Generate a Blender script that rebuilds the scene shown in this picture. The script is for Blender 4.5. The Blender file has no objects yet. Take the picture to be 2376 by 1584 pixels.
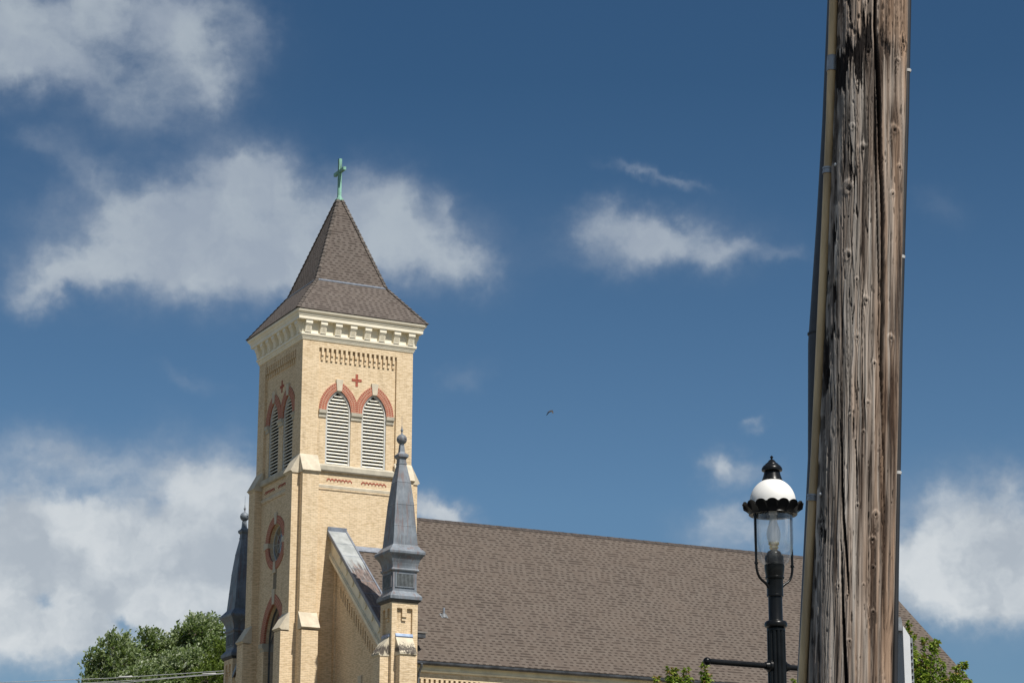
import bpy, math, random
import numpy as np
from math import radians, sin, cos, pi, sqrt, exp
from mathutils import Vector, Matrix
from mathutils.geometry import tessellate_polygon

random.seed(7)
SC = bpy.context.scene
COL = SC.collection

# ------------------------------------------------------------------ camera
cam_d = bpy.data.cameras.new('camera')
cam = bpy.data.objects.new('camera', cam_d)
COL.objects.link(cam)
PITCH, ROLL = 0.268590, 0.003359
cam_d.sensor_width = 36.0
cam_d.lens = 5670.865 / 2376 * 36
cam_d.clip_start = 0.1
cam_d.clip_end = 6000
fw = Vector((0, cos(PITCH), sin(PITCH)))
r0 = Vector((1, 0, 0))
u0 = r0.cross(fw)
rr = r0 * cos(ROLL) + u0 * sin(ROLL)
uu = -r0 * sin(ROLL) + u0 * cos(ROLL)
m = Matrix((rr, uu, -fw)).transposed().to_4x4()
m.translation = Vector((0, 0, 1.6))
cam.matrix_world = m
SC.camera = cam

# ------------------------------------------------------------------ church frame
YAW = 0.464360
CH_O = Vector((-8.65907, 97.60638, 0))
CU = Vector((cos(YAW), sin(YAW), 0))
CV = Vector((-sin(YAW), cos(YAW), 0))

# ------------------------------------------------------------------ sun, sky, exposure
SUN_DIR = (CU * 0.17 - CV * 1.0 + Vector((0, 0, 1.45))).normalized()
sd = bpy.data.lights.new('sun', 'SUN')
sd.energy = 4.6
sd.angle = radians(0.5)
sd.color = (1.0, 0.95, 0.87)
sun = bpy.data.objects.new('sun', sd)
COL.objects.link(sun)
sun.rotation_euler = SUN_DIR.to_track_quat('Z', 'Y').to_euler()
sun.location = (30, -40, 60)

SC.view_settings.view_transform = 'Standard'
SC.view_settings.look = 'None'
SC.view_settings.gamma = 1
SC.view_settings.exposure = 0.25
SC.cycles.max_bounces = 6
SC.cycles.transparent_max_bounces = 12
SC.cycles.caustics_reflective = False
SC.cycles.caustics_refractive = False


class NT:
    """tiny helper round a node tree"""
    def __init__(s, tree):
        s.t = tree
        s.n = tree.nodes
        s.l = tree.links

    def new(s, kind, **kw):
        nd = s.n.new(kind)
        for k, v in kw.items():
            setattr(nd, k, v)
        return nd

    def put(s, sock, v):
        if isinstance(v, bpy.types.NodeSocket):
            s.l.new(v, sock)
        elif v is not None:
            sock.default_value = v

    def math(s, op, a, b=None, c=None, clamp=False):
        nd = s.n.new('ShaderNodeMath')
        nd.operation = op
        nd.use_clamp = clamp
        for i, v in enumerate((a, b, c)):
            s.put(nd.inputs[i], v)
        return nd.outputs[0]

    def vmath(s, op, a, b=None, out=0):
        nd = s.n.new('ShaderNodeVectorMath')
        nd.operation = op
        s.put(nd.inputs[0], a)
        s.put(nd.inputs[1], b)
        return nd.outputs[out]

    def mix(s, f, a, b, blend='MIX'):
        nd = s.n.new('ShaderNodeMix')
        nd.data_type = 'RGBA'
        nd.blend_type = blend
        s.put(nd.inputs[0], f)
        s.put(nd.inputs[6], a if not isinstance(a, tuple) else (*a[:3], 1))
        s.put(nd.inputs[7], b if not isinstance(b, tuple) else (*b[:3], 1))
        return nd.outputs[2]

    def noise(s, vec, scale, detail=3, rough=.55, dims='3D', out=0, dist=0):
        nd = s.n.new('ShaderNodeTexNoise')
        nd.noise_dimensions = dims
        if vec is not None:
            s.l.new(vec, nd.inputs['Vector'])
        nd.inputs['Scale'].default_value = scale
        nd.inputs['Detail'].default_value = detail
        nd.inputs['Roughness'].default_value = rough
        nd.inputs['Distortion'].default_value = dist
        return nd.outputs[out]

    def mapr(s, v, a, b, c=0., d=1., kind='SMOOTHSTEP'):
        nd = s.n.new('ShaderNodeMapRange')
        nd.interpolation_type = kind
        s.put(nd.inputs[0], v)
        for i, x in enumerate((a, b, c, d)):
            nd.inputs[i + 1].default_value = x
        return nd.outputs[0]

    def mapping(s, vec, loc=(0, 0, 0), rot=(0, 0, 0), scale=(1, 1, 1), kind='POINT'):
        nd = s.n.new('ShaderNodeMapping')
        nd.vector_type = kind
        s.l.new(vec, nd.inputs[0])
        nd.inputs[1].default_value = loc
        nd.inputs[2].default_value = rot
        nd.inputs[3].default_value = scale
        return nd.outputs[0]

    def sep(s, v):
        nd = s.n.new('ShaderNodeSeparateXYZ')
        s.l.new(v, nd.inputs[0])
        return nd.outputs

    def comb(s, x=0., y=0., z=0.):
        nd = s.n.new('ShaderNodeCombineXYZ')
        for i, v in enumerate((x, y, z)):
            s.put(nd.inputs[i], v)
        return nd.outputs[0]


W = bpy.data.worlds.new('World')
SC.world = W
W.use_nodes = True
w = NT(W.node_tree)
w.n.clear()
sky = w.new('ShaderNodeTexSky', sky_type='NISHITA', sun_disc=False)
sky.sun_elevation = math.asin(SUN_DIR.z)
sky.sun_rotation = math.atan2(SUN_DIR.x, SUN_DIR.y)
sky.altitude = 200
sky.air_density = 1.0
sky.dust_density = 0.4
sky.ozone_density = 3.0
# clouds of this sky by compass bearing and height: azimuth, elevation, half-widths, tilt (degrees), amount
CLOUDS = [(-11.47, 22.49, 2.55, 0.92, 0, 0.7), (-9.13, 22.55, 1.94, 0.82, 0, 0.62), (-7.7, 21.93, 0.92, 1.33, 15, 0.6), (-7.51, 21.09, 0.36, 0.56, 20, 0.45), (-12.14, 21.35, 1.43, 0.61, 0, 0.6), (-9.8, 21.11, 1.94, 0.61, -10, 0.3), (-9.14, 20.55, 1.22, 0.61, 0, 0.22), (-6.6, 22.78, 0.46, 0.61, 0, 0.35), (-11.51, 19.66, 0.61, 0.29, 0, 0.22), (-12.73, 22.39, 0.92, 1.22, 0, 0.5), (-6.73, 18.96, 1.22, 0.71, 0, 0.85), (-8.91, 17.95, 1.53, 0.82, -10, 0.75), (-6.26, 17.76, 1.84, 0.92, 0, 0.7), (-10.41, 16.71, 1.53, 0.49, 15, 0.75), (-7.81, 16.89, 2.65, 0.56, 0, 0.8), (-11.41, 16.21, 0.61, 0.29, 20, 0.4), (-10.28, 19.13, 0.71, 0.31, -15, 0.3), (-5.4, 17.18, 1.53, 0.82, 0, 0.6), (-5.66, 18.79, 0.92, 0.61, -20, 0.5), (-3.19, 18.55, 0.77, 0.77, 0, 0.9), (-2.38, 17.86, 1.02, 0.77, -20, 0.75), (-1.25, 17.21, 0.71, 0.41, -20, 0.55), (-1.85, 18.58, 0.22, 0.41, 0, 0.35), (-3.06, 17.23, 0.71, 0.61, 0, 0.65), (-0.55, 17.26, 0.51, 0.26, 0, 0.25), (-4.14, 18.02, 0.71, 0.82, 0, 0.5), (3.24, 17.86, 1.02, 0.46, -5, 0.85), (4.2, 17.59, 1.12, 0.41, -5, 0.6), (1.96, 17.98, 0.56, 0.46, 0, 0.5), (5.37, 17.47, 0.61, 0.31, 0, 0.4), (6.53, 17.38, 0.61, 0.18, -5, 0.25), (2.94, 19.29, 0.61, 0.14, -15, 0.4), (4.12, 19.02, 0.61, 0.13, -15, 0.4), (2.6, 17.26, 1.12, 0.31, 0, 0.25), (5.1, 12.44, 0.43, 0.39, -15, 0.7), (5.82, 12.23, 0.51, 0.31, 0, 0.35), (5.43, 10.92, 1.12, 0.46, 0, 0.6), (5.03, 11.38, 0.51, 0.26, 0, 0.3), (5.96, 13.54, 0.26, 0.14, 20, 0.32), (-1.22, 14.56, 0.51, 0.29, 15, 0.2), (-7.71, 14.41, 0.56, 0.18, -10, 0.16), (10.83, 11.19, 1.12, 0.61, 10, 0.55), (11.86, 11.75, 0.61, 0.51, 0, 0.5), (10.47, 9.91, 1.63, 0.77, 0, 0.9), (11.85, 9.67, 1.22, 0.82, 0, 0.95), (9.48, 10.13, 0.82, 0.61, 0, 0.75), (10.45, 18.24, 0.61, 0.36, -20, 0.13), (11.23, 9.09, 1.12, 0.41, -5, 0.6), (11.8, 10.66, 1.22, 0.61, 8, 0.35), (9.63, 9.03, 1.22, 0.31, -8, 0.35), (10.35, 11.71, 0.61, 0.41, 0, 0.25), (-9.68, 10.46, 3.37, 1.07, 0, 1.0), (-7.16, 10.84, 1.12, 1.43, 0, 1.1), (-11.48, 10.4, 1.53, 1.43, 0, 0.9), (-8.04, 12.33, 0.97, 0.71, 0, 0.42), (-11.0, 12.52, 0.92, 0.56, -10, 0.38), (-6.79, 11.96, 0.82, 0.56, 0, 0.38), (-10.59, 8.64, 2.35, 0.71, 0, 0.8), (-7.6, 9.02, 1.33, 0.82, 0, 0.8), (-11.55, 8.12, 1.33, 0.61, 0, 0.55), (-9.87, 8.27, 1.53, 0.41, 0, 0.35), (-6.03, 10.77, 0.61, 0.92, 0, 0.6), (-6.32, 10.06, 0.92, 0.92, 0, 0.9), (-9.56, 12.07, 1.22, 0.41, 0, 0.3), (-10.48, 21.87, 0.61, 0.36, 0, -0.25), (-10.85, 8.98, 0.47, 0.24, -20, -1.0), (-8.97, 8.59, 0.43, 0.22, -30, -1.0), (-9.14, 9.68, 4.08, 1.74, 0, 0.55), (-8.99, 17.44, 3.27, 1.22, 0, 0.25), (-2.96, 17.85, 2.04, 1.22, 0, 0.25), (3.78, 17.65, 2.25, 0.71, 0, 0.22), (10.68, 10.1, 2.25, 1.43, 0, 0.35), (10.0, 10.72, 1.94, 1.22, 0, 0.2), (-7.87, 18.3, 3.06, 1.63, 0, 0.2), (-1.89, 17.66, 1.74, 0.92, -10, 0.2), (-10.02, 21.3, 3.06, 1.53, 0, 0.16), (-10.25, 11.74, 1.12, 0.26, -10, -0.25), (-8.86, 8.0, 1.63, 0.36, 0, -0.35), (-1.66, 11.24, 0.71, 0.29, -10, 1.1), (-2.23, 11.44, 0.51, 0.31, 0, 0.6)]
# the air's own blue: thinner and deeper with height above the horizon
gen = w.new('ShaderNodeTexCoord').outputs['Generated']
sx, sy, sz = w.sep(gen)
az = w.math('MULTIPLY', w.math('ARCTAN2', sx, sy), 180 / pi)
el = w.math('MULTIPLY', w.math('ARCSINE', sz), 180 / pi)
pos = w.comb(az, el, 0.)
n1 = w.noise(pos, 0.55, 4, .55, out=1)
n2 = w.noise(pos, 2.2, 4, .6, out=1)
off = w.vmath('ADD', w.vmath('SCALE', w.vmath('SUBTRACT', n1, (.5, .5, .5)), None), w.vmath('SCALE', w.vmath('SUBTRACT', n2, (.5, .5, .5)), None))
for nd, k in zip([x for x in w.n if x.bl_idname == 'ShaderNodeVectorMath' and x.operation == 'SCALE'], (1.3, .5)):
    nd.inputs[3].default_value = k
wp = w.vmath('ADD', pos, off)
acc = None
wq = wp
for i_, (a, e, rx, ry, ro, am) in enumerate(CLOUDS):
    if i_ and i_ % 10 == 0:      # (a vanishing link on the running sum keeps the node stack short)
        nd = w.new('ShaderNodeVectorMath', operation='MULTIPLY_ADD')
        w.l.new(acc, nd.inputs[0])
        nd.inputs[1].default_value = (1e-7, 1e-7, 1e-7)
        w.l.new(wp, nd.inputs[2])
        wq = nd.outputs[0]
    q = w.mapping(wq, (a, e, 0), (0, 0, radians(ro)), (rx, ry, 1), 'TEXTURE')
    g = w.math('POWER', 0.36788, w.vmath('DOT_PRODUCT', q, q, 1))
    acc = w.math('MULTIPLY_ADD', g, am, 0. if acc is None else acc)
# unseen cloud added over the rest of the sky for fill light and reflections
elsewhere = w.math('MULTIPLY', w.mapr(w.math('ABSOLUTE', az), 16, 26), w.mapr(el, 2, 8))
patch = w.mapr(w.noise(w.mapping(gen, scale=(1, 1, 2)), 2.6, 5, .6), .46, .62)
dens = w.math('ADD', acc, w.math('MULTIPLY', w.math('MULTIPLY', elsewhere, patch), .8))
f1 = w.noise(wp, .8, 5, .56)
f2 = w.noise(w.mapping(pos, scale=(.55, 1, 1)), 1.6, 5, .55)
fib = w.math('ADD', w.math('MULTIPLY', f1, .9), w.math('MULTIPLY', f2, .7))
dens = w.math('MULTIPLY', dens, w.math('ADD', w.math('MULTIPLY', w.math('SUBTRACT', fib, .8), w.mapr(acc, .45, 1.5, 1.7, .75)), 1.0))
cover = w.mapr(w.mapr(dens, .0, 1.35, 0, 1, 'LINEAR'), -.25, .92, 0, 1)
cover = w.math('MULTIPLY', w.math('SUBTRACT', cover, .116), 1.131, clamp=True)
lowbright = w.mapr(el, 8, 20, 1., 0.)
shade = w.mapr(w.noise(wp, .55, 4, .5), .34, .68)
ccol = w.mix(w.math('MULTIPLY', w.math('MULTIPLY_ADD', shade, .65, .35), cover), w.mix(lowbright, (2.9, 3.4, 4.25), (4.0, 4.4, 4.9)), (4.2, 4.75, 5.25))
ccol = w.mix(w.math('MULTIPLY', lowbright, w.math('MULTIPLY', shade, cover)), ccol, (6.4, 6.7, 6.9))
tint = w.new('ShaderNodeValToRGB')
for q_, c_ in ((.13, (.46, .56, .62)), (.20, (.47, .60, .66)), (.367, (.27, .426, .506))):
    e_ = tint.color_ramp.elements.new(q_)
    e_.color = (*c_, 1)
tint.color_ramp.elements[0].color = (.60, .66, .70, 1)
tint.color_ramp.elements[-1].position = .6
tint.color_ramp.elements[-1].color = (.27, .42, .52, 1)
w.l.new(sz, tint.inputs[0])
blue = w.mix(1.0, sky.outputs[0], tint.outputs[0], 'MULTIPLY')
skycol = w.mix(w.math('MULTIPLY', cover, w.mapr(el, 10, 21, .95, .84)), blue, ccol)
bg = w.new('ShaderNodeBackground')
w.l.new(skycol, bg.inputs[0])
bg.inputs[1].default_value = 0.09
wo = w.new('ShaderNodeOutputWorld')
w.l.new(bg.outputs[0], wo.inputs[0])


# ------------------------------------------------------------------ materials
def mat(name):
    mt = bpy.data.materials.new(name)
    mt.use_nodes = True
    t = NT(mt.node_tree)
    b = t.n['Principled BSDF']
    return mt, t, b


def simple(name, col, rough=.6, metal=0., var=.15, scale=6., bump=0., spec=.5, stretch=(1, 1, 1)):
    mt, t, b = mat(name)
    co = t.new('ShaderNodeTexCoord').outputs['Object']
    n = t.noise(t.mapping(co, scale=stretch), scale, 5, .6)
    dark = tuple(c * (1 - var * 1.6) for c in col)
    lite = tuple(min(1, c * (1 + var)) for c in col)
    t.put(b.inputs['Base Color'], t.mix(t.mapr(n, .3, .7), dark, lite))
    b.inputs['Roughness'].default_value = rough
    b.inputs['Metallic'].default_value = metal
    b.inputs['Specular IOR Level'].default_value = spec
    if bump:
        bp = t.new('ShaderNodeBump')
        bp.inputs['Strength'].default_value = bump
        bp.inputs['Distance'].default_value = .01
        t.l.new(n, bp.inputs['Height'])
        t.l.new(bp.outputs[0], b.inputs['Normal'])
    return mt


def wallco(t, hscale=1., vscale=1.):
    """(along the wall, up) from object coordinates, whichever way the wall faces"""
    tc = t.new('ShaderNodeTexCoord')
    x, y, z = t.sep(tc.outputs['Object'])
    nx, ny, nz = t.sep(tc.outputs['Normal'])
    f = t.math('GREATER_THAN', t.math('ABSOLUTE', nx), t.math('ABSOLUTE', ny))
    h = t.math('ADD', t.math('MULTIPLY', f, y), t.math('MULTIPLY', t.math('SUBTRACT', 1., f), x))
    return t.comb(t.math('MULTIPLY', h, hscale), t.math('MULTIPLY', z, vscale), 0.), tc.outputs['Object']


def brickmat(name, c1, c2, mortar, stain=None):
    mt, t, b = mat(name)
    uv, ob = wallco(t)
    br = t.new('ShaderNodeTexBrick')
    t.l.new(uv, br.inputs['Vector'])
    br.offset = .5
    br.inputs['Scale'].default_value = 1
    br.inputs['Brick Width'].default_value = .215
    br.inputs['Row Height'].default_value = .0715
    br.inputs['Mortar Size'].default_value = .0085
    br.inputs['Mortar Smooth'].default_value = .3
    br.inputs['Bias'].default_value = -.25
    br.inputs['Color1'].default_value = (*c1, 1)
    br.inputs['Color2'].default_value = (*c2, 1)
    br.inputs['Mortar'].default_value = (*mortar, 1)
    # courses laid from different firings: bands and blotches
    n = t.noise(t.mapping(ob, scale=(.5, .5, 1.6)), 1.1, 5, .65)
    col = t.mix(t.mapr(n, .4, .72, 0, .38), br.outputs[0], (c2[0] * .84, c2[1] * .80, c2[2] * .74))
    n2 = t.noise(t.mapping(ob, scale=(1, 1, .12)), 3.0, 4, .6)
    col = t.mix(t.mapr(n2, .54, .74, 0, .42), col, (.30, .23, .14))
    n4 = t.noise(t.mapping(ob, loc=(7, 3, 1), scale=(.8, .8, .35)), 1.3, 5, .65)
    col = t.mix(t.mapr(n4, .52, .72, 0, .42), col, (.40, .285, .165))
    n3 = t.noise(t.mapping(uv, scale=(4.65, 14., 1)), 1.0, 1, .5)
    col = t.mix(t.mapr(n3, .42, .62, 0, .55), col, (c1[0] * 1.12, c1[1] * 1.14, c1[2] * 1.2))
    if stain:
        x, y, z = t.sep(ob)
        for (ya, yb, za, zb) in stain:
            e = t.math('MULTIPLY', t.noise(ob, 6, 4, .7), .18)
            m1 = t.math('MULTIPLY', t.mapr(t.math('ADD', t.math('ABSOLUTE', t.math('SUBTRACT', y, (ya + yb) / 2)), e), (yb - ya) / 2 + .06, (yb - ya) / 2 + .12, 1, 0), t.mapr(z, za, za + .1))
            m2 = t.math('MULTIPLY', m1, t.mapr(z, zb - .1, zb, 1, 0))
            m2 = t.math('MULTIPLY', m2, t.mapr(x, .1, .3, 1, 0))
            col = t.mix(t.math('MULTIPLY', m2, .8), col, (.10, .095, .08))
    t.put(b.inputs['Base Color'], col)
    b.inputs['Roughness'].default_value = .85
    b.inputs['Specular IOR Level'].default_value = .25
    bp = t.new('ShaderNodeBump')
    bp.inputs['Strength'].default_value = .5
    bp.inputs['Distance'].default_value = .006
    t.l.new(t.math('SUBTRACT', 1., br.outputs[1]), bp.inputs['Height'])
    t.l.new(bp.outputs[0], b.inputs['Normal'])
    return mt


def archmat(name):
    """red voussoir bricks laid round an arch, in UV (metres along the arch, metres across)"""
    mt, t, b = mat(name)
    uv = t.new('ShaderNodeUVMap').outputs[0]
    br = t.new('ShaderNodeTexBrick')
    t.l.new(uv, br.inputs['Vector'])
    br.offset = .5
    br.inputs['Scale'].default_value = 1
    br.inputs['Brick Width'].default_value = .082
    br.inputs['Row Height'].default_value = .113
    br.inputs['Mortar Size'].default_value = .009
    br.inputs['Mortar Smooth'].default_value = .2
    br.inputs['Color1'].default_value = (.40, .11, .065, 1)
    br.inputs['Color2'].default_value = (.30, .08, .05, 1)
    br.inputs['Mortar'].default_value = (.56, .38, .26, 1)
    t.l.new(br.outputs[0], b.inputs['Base Color'])
    b.inputs['Roughness'].default_value = .85
    return mt


def shinglemat(name, row, width, vs, c1, c2, hcut=.5):
    """laminated asphalt shingles: rows of tabs of uneven length and tone; vs turns height into length up the slope"""
    mt, t, b = mat(name)
    uv, ob = wallco(t, 1., vs)
    x, y, z = t.sep(uv)
    rowi = t.math('FLOOR', t.math('DIVIDE', y, row))
    fr = t.math('FRACT', t.math('DIVIDE', y, row))
    jit = t.new('ShaderNodeTexWhiteNoise', noise_dimensions='1D')
    t.l.new(rowi, jit.inputs['W'])
    xs = t.math('ADD', t.math('DIVIDE', x, width), t.math('MULTIPLY', jit.outputs[0], 7.3))
    wob = t.noise(t.comb(t.math('MULTIPLY', xs, 1.0), t.math('MULTIPLY', rowi, 3.7), 0.), 1.1, 1, .5)
    xs = t.math('ADD', xs, t.math('MULTIPLY', wob, .5))
    cell = t.math('FLOOR', xs)
    wn = t.new('ShaderNodeTexWhiteNoise', noise_dimensions='2D')
    t.l.new(t.comb(cell, rowi, 0.), wn.inputs['Vector'])
    v = wn.outputs[0]
    col = t.mix(v, c1, c2)
    # every other tab is the cut-away layer, lying lower; its shadow line is painted dark
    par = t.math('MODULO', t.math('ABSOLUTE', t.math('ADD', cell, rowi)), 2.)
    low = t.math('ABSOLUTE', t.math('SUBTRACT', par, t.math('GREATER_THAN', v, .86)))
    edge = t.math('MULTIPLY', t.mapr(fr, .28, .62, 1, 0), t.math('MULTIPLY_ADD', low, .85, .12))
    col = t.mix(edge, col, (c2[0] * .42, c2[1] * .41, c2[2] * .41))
    big = t.noise(ob, .35, 4, .6)
    col = t.mix(t.mapr(big, .35, .7, 0, .15), col, (c1[0] * 1.2, c1[1] * 1.1, c1[2] * 1.02))
    t.put(b.inputs['Base Color'], col)
    b.inputs['Roughness'].default_value = .92
    b.inputs['Specular IOR Level'].default_value = .2
    bp = t.new('ShaderNodeBump')
    bp.inputs['Strength'].default_value = .5
    bp.inputs['Distance'].default_value = .012
    h = t.math('SUBTRACT', t.math('MULTIPLY', v, .5), fr)
    t.l.new(h, bp.inputs['Height'])
    t.l.new(bp.outputs[0], b.inputs['Normal'])
    return mt


def leadmat(name, base=(.165, .19, .22), rust=.6):
    mt, t, b = mat(name)
    ob = t.new('ShaderNodeTexCoord').outputs['Object']
    n = t.noise(ob, 2.2, 6, .65)
    col = t.mix(t.mapr(n, .3, .7), tuple(c * .72 for c in base), tuple(min(1, c * 1.22) for c in base))
    st = t.noise(t.mapping(ob, scale=(1, 1, .07)), 7, 5, .6)
    col = t.mix(t.mapr(st, .50, .66, 0, rust), col, (.17, .10, .085))
    col = t.mix(t.mapr(t.noise(t.mapping(ob, loc=(3, 1, 2), scale=(1, 1, .1)), 11, 4, .6), .53, .68, 0, .6), col, (.25, .275, .30))
    t.put(b.inputs['Base Color'], col)
    b.inputs['Roughness'].default_value = .55
    return mt


def copingmat(name):
    mt, t, b = mat(name)
    ob = t.new('ShaderNodeTexCoord').outputs['Object']
    x, y, z = t.sep(ob)
    st = t.noise(t.mapping(ob, rot=(radians(39.6), 0, 0), scale=(9, .5, .5)), 1.6, 5, .65)
    rise = t.mapr(z, 17.9, 19.9)           # old run-off stains gather on the lower lengths
    f = t.mapr(t.math('SUBTRACT', st, t.math('MULTIPLY', rise, .42)), .22, .44)
    n = t.noise(ob, 3, 5, .6)
    clean = t.mix(t.mapr(n, .3, .7), (.27, .29, .29), (.40, .42, .42))
    dirty = t.mix(t.mapr(t.noise(t.mapping(ob, scale=(4, 1, 1)), 2.5, 4, .6), .35, .65), (.07, .06, .058), (.21, .15, .13))
    t.put(b.inputs['Base Color'], t.mix(f, clean, dirty))
    b.inputs['Roughness'].default_value = .6
    b.inputs['Metallic'].default_value = .1
    return mt


def stonemat(name, col, dirt=.3, blotch=None):
    mt, t, b = mat(name)
    ob = t.new('ShaderNodeTexCoord').outputs['Object']
    n = t.noise(ob, 2.5, 6, .65)
    c = t.mix(t.mapr(n, .35, .7), tuple(k * .86 for k in col), tuple(min(1, k * 1.1) for k in col))
    n2 = t.noise(t.mapping(ob, scale=(1.5, 1.5, .5)), 2.2, 6, .7)
    c = t.mix(t.mapr(n2, .55, .72, 0, dirt), c, (.23, .215, .185))
    if blotch:
        x, y, z = t.sep(ob)
        e = t.noise(t.mapping(ob, scale=(3.5, 3.5, .9)), 3.2, 5, .7)
        zz = t.math('ADD', z, t.math('MULTIPLY', t.math('SUBTRACT', e, .5), .9))
        f = t.math('MULTIPLY', t.mapr(zz, blotch[0], blotch[0] + .12), t.mapr(zz, blotch[1] - .15, blotch[1], 1, 0))
        f = t.math('MULTIPLY', f, t.mapr(t.noise(ob, 9, 4, .7), .22, .42))
        c = t.mix(t.math('MULTIPLY', f, .92), c, (.055, .045, .042))
    t.put(b.inputs['Base Color'], c)
    b.inputs['Roughness'].default_value = .85
    b.inputs['Specular IOR Level'].default_value = .3
    return mt


M = {}
M['brick'] = brickmat('cream_brick', (.75, .59, .39), (.62, .47, .285), (.49, .39, .26), stain=[(2.24, 2.62, 18.38, 19.35)])
M['red'] = archmat('red_arch_brick')
M['redflat'] = simple('red_brick', (.38, .10, .06), .85, var=.25, scale=14)
M['stone'] = stonemat('pale_stone', (.60, .53, .41), .3)
M['stone_dirty'] = stonemat('weathered_stone', (.62, .55, .42), .4, blotch=(14.72, 15.12))
M['sill'] = stonemat('grey_sill_stone', (.50, .46, .37), .6)
M['cornice'] = simple('cream_paint', (.86, .79, .63), .5, var=.04, scale=2)
M['fascia'] = simple('aged_cream_paint', (.80, .73, .56), .55, var=.10, scale=2)
M['slat'] = simple('off_white_slats', (.84, .80, .69), .5, var=.03)
M['frame'] = simple('grey_window_frame', (.55, .55, .52), .5, var=.1)
M['dark'] = simple('dark_void', (.02, .02, .02), .9, var=.1)  # near-black stands in for the shade of unlit interiors and recesses
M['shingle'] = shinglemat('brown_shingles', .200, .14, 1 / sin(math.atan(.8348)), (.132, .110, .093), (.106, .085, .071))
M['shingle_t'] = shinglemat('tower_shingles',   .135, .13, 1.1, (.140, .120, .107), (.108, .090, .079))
M['ridge'] = simple('ridge_shingles', (.06, .048, .042), .9, var=.3, scale=5)
M['hip'] = simple('hip_shingles', (.105, .088, .076), .9, var=.35, scale=5)
M['flash'] = simple('zinc_flashing', (.19, .215, .26), .5, metal=.1, var=.15)
M['lead'] = leadmat('weathered_lead')
M['lead_dark'] = simple('dark_lead', (.05, .055, .062), .6, var=.2)
M['leadribs'] = simple('louvre_ribs', (.16, .18, .19), .6, var=.2)
M['coping'] = copingmat('stained_coping_sheet')
M['copper'] = simple('verdigris_copper', (.20, .41, .32), .7, var=.4, scale=4, stretch=(3, 3, .5))
M['gutter'] = simple('grey_gutter', (.075, .078, .085), .35, metal=.3, var=.3, scale=3)
M['pipe'] = simple('galvanised_pipe', (.30, .32, .35), .4, metal=.5, var=.1)
M['downpipe'] = simple('slate_downpipe', (.16, .18, .20), .45, var=.15)

mt, t, b = mat('old_window_glass')
ob = t.new('ShaderNodeTexCoord').outputs['Object']
b.inputs['Base Color'].default_value = (.09, .095, .10, 1)
b.inputs['Roughness'].default_value = .25
gs = t.new('ShaderNodeBsdfGlossy')
gs.inputs['Roughness'].default_value = .05
gs.inputs['Color'].default_value = (.9, .93, .95, 1)
bp = t.new('ShaderNodeBump')
bp.inputs['Strength'].default_value = .08
bp.inputs['Distance'].default_value = .02
t.l.new(t.noise(ob, 3, 2, .5), bp.inputs['Height'])
t.l.new(bp.outputs[0], gs.inputs['Normal'])
ms = t.new('ShaderNodeMixShader')
ms.inputs[0].default_value = .5
t.l.new(b.outputs[0], ms.inputs[1])
t.l.new(gs.outputs[0], ms.inputs[2])
t.l.new(ms.outputs[0], t.n['Material Output'].inputs[0])
M['glass'] = mt
M['panel'] = simple('grey_window_panel', (.22, .20, .18), .35, var=.2, scale=2)


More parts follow.
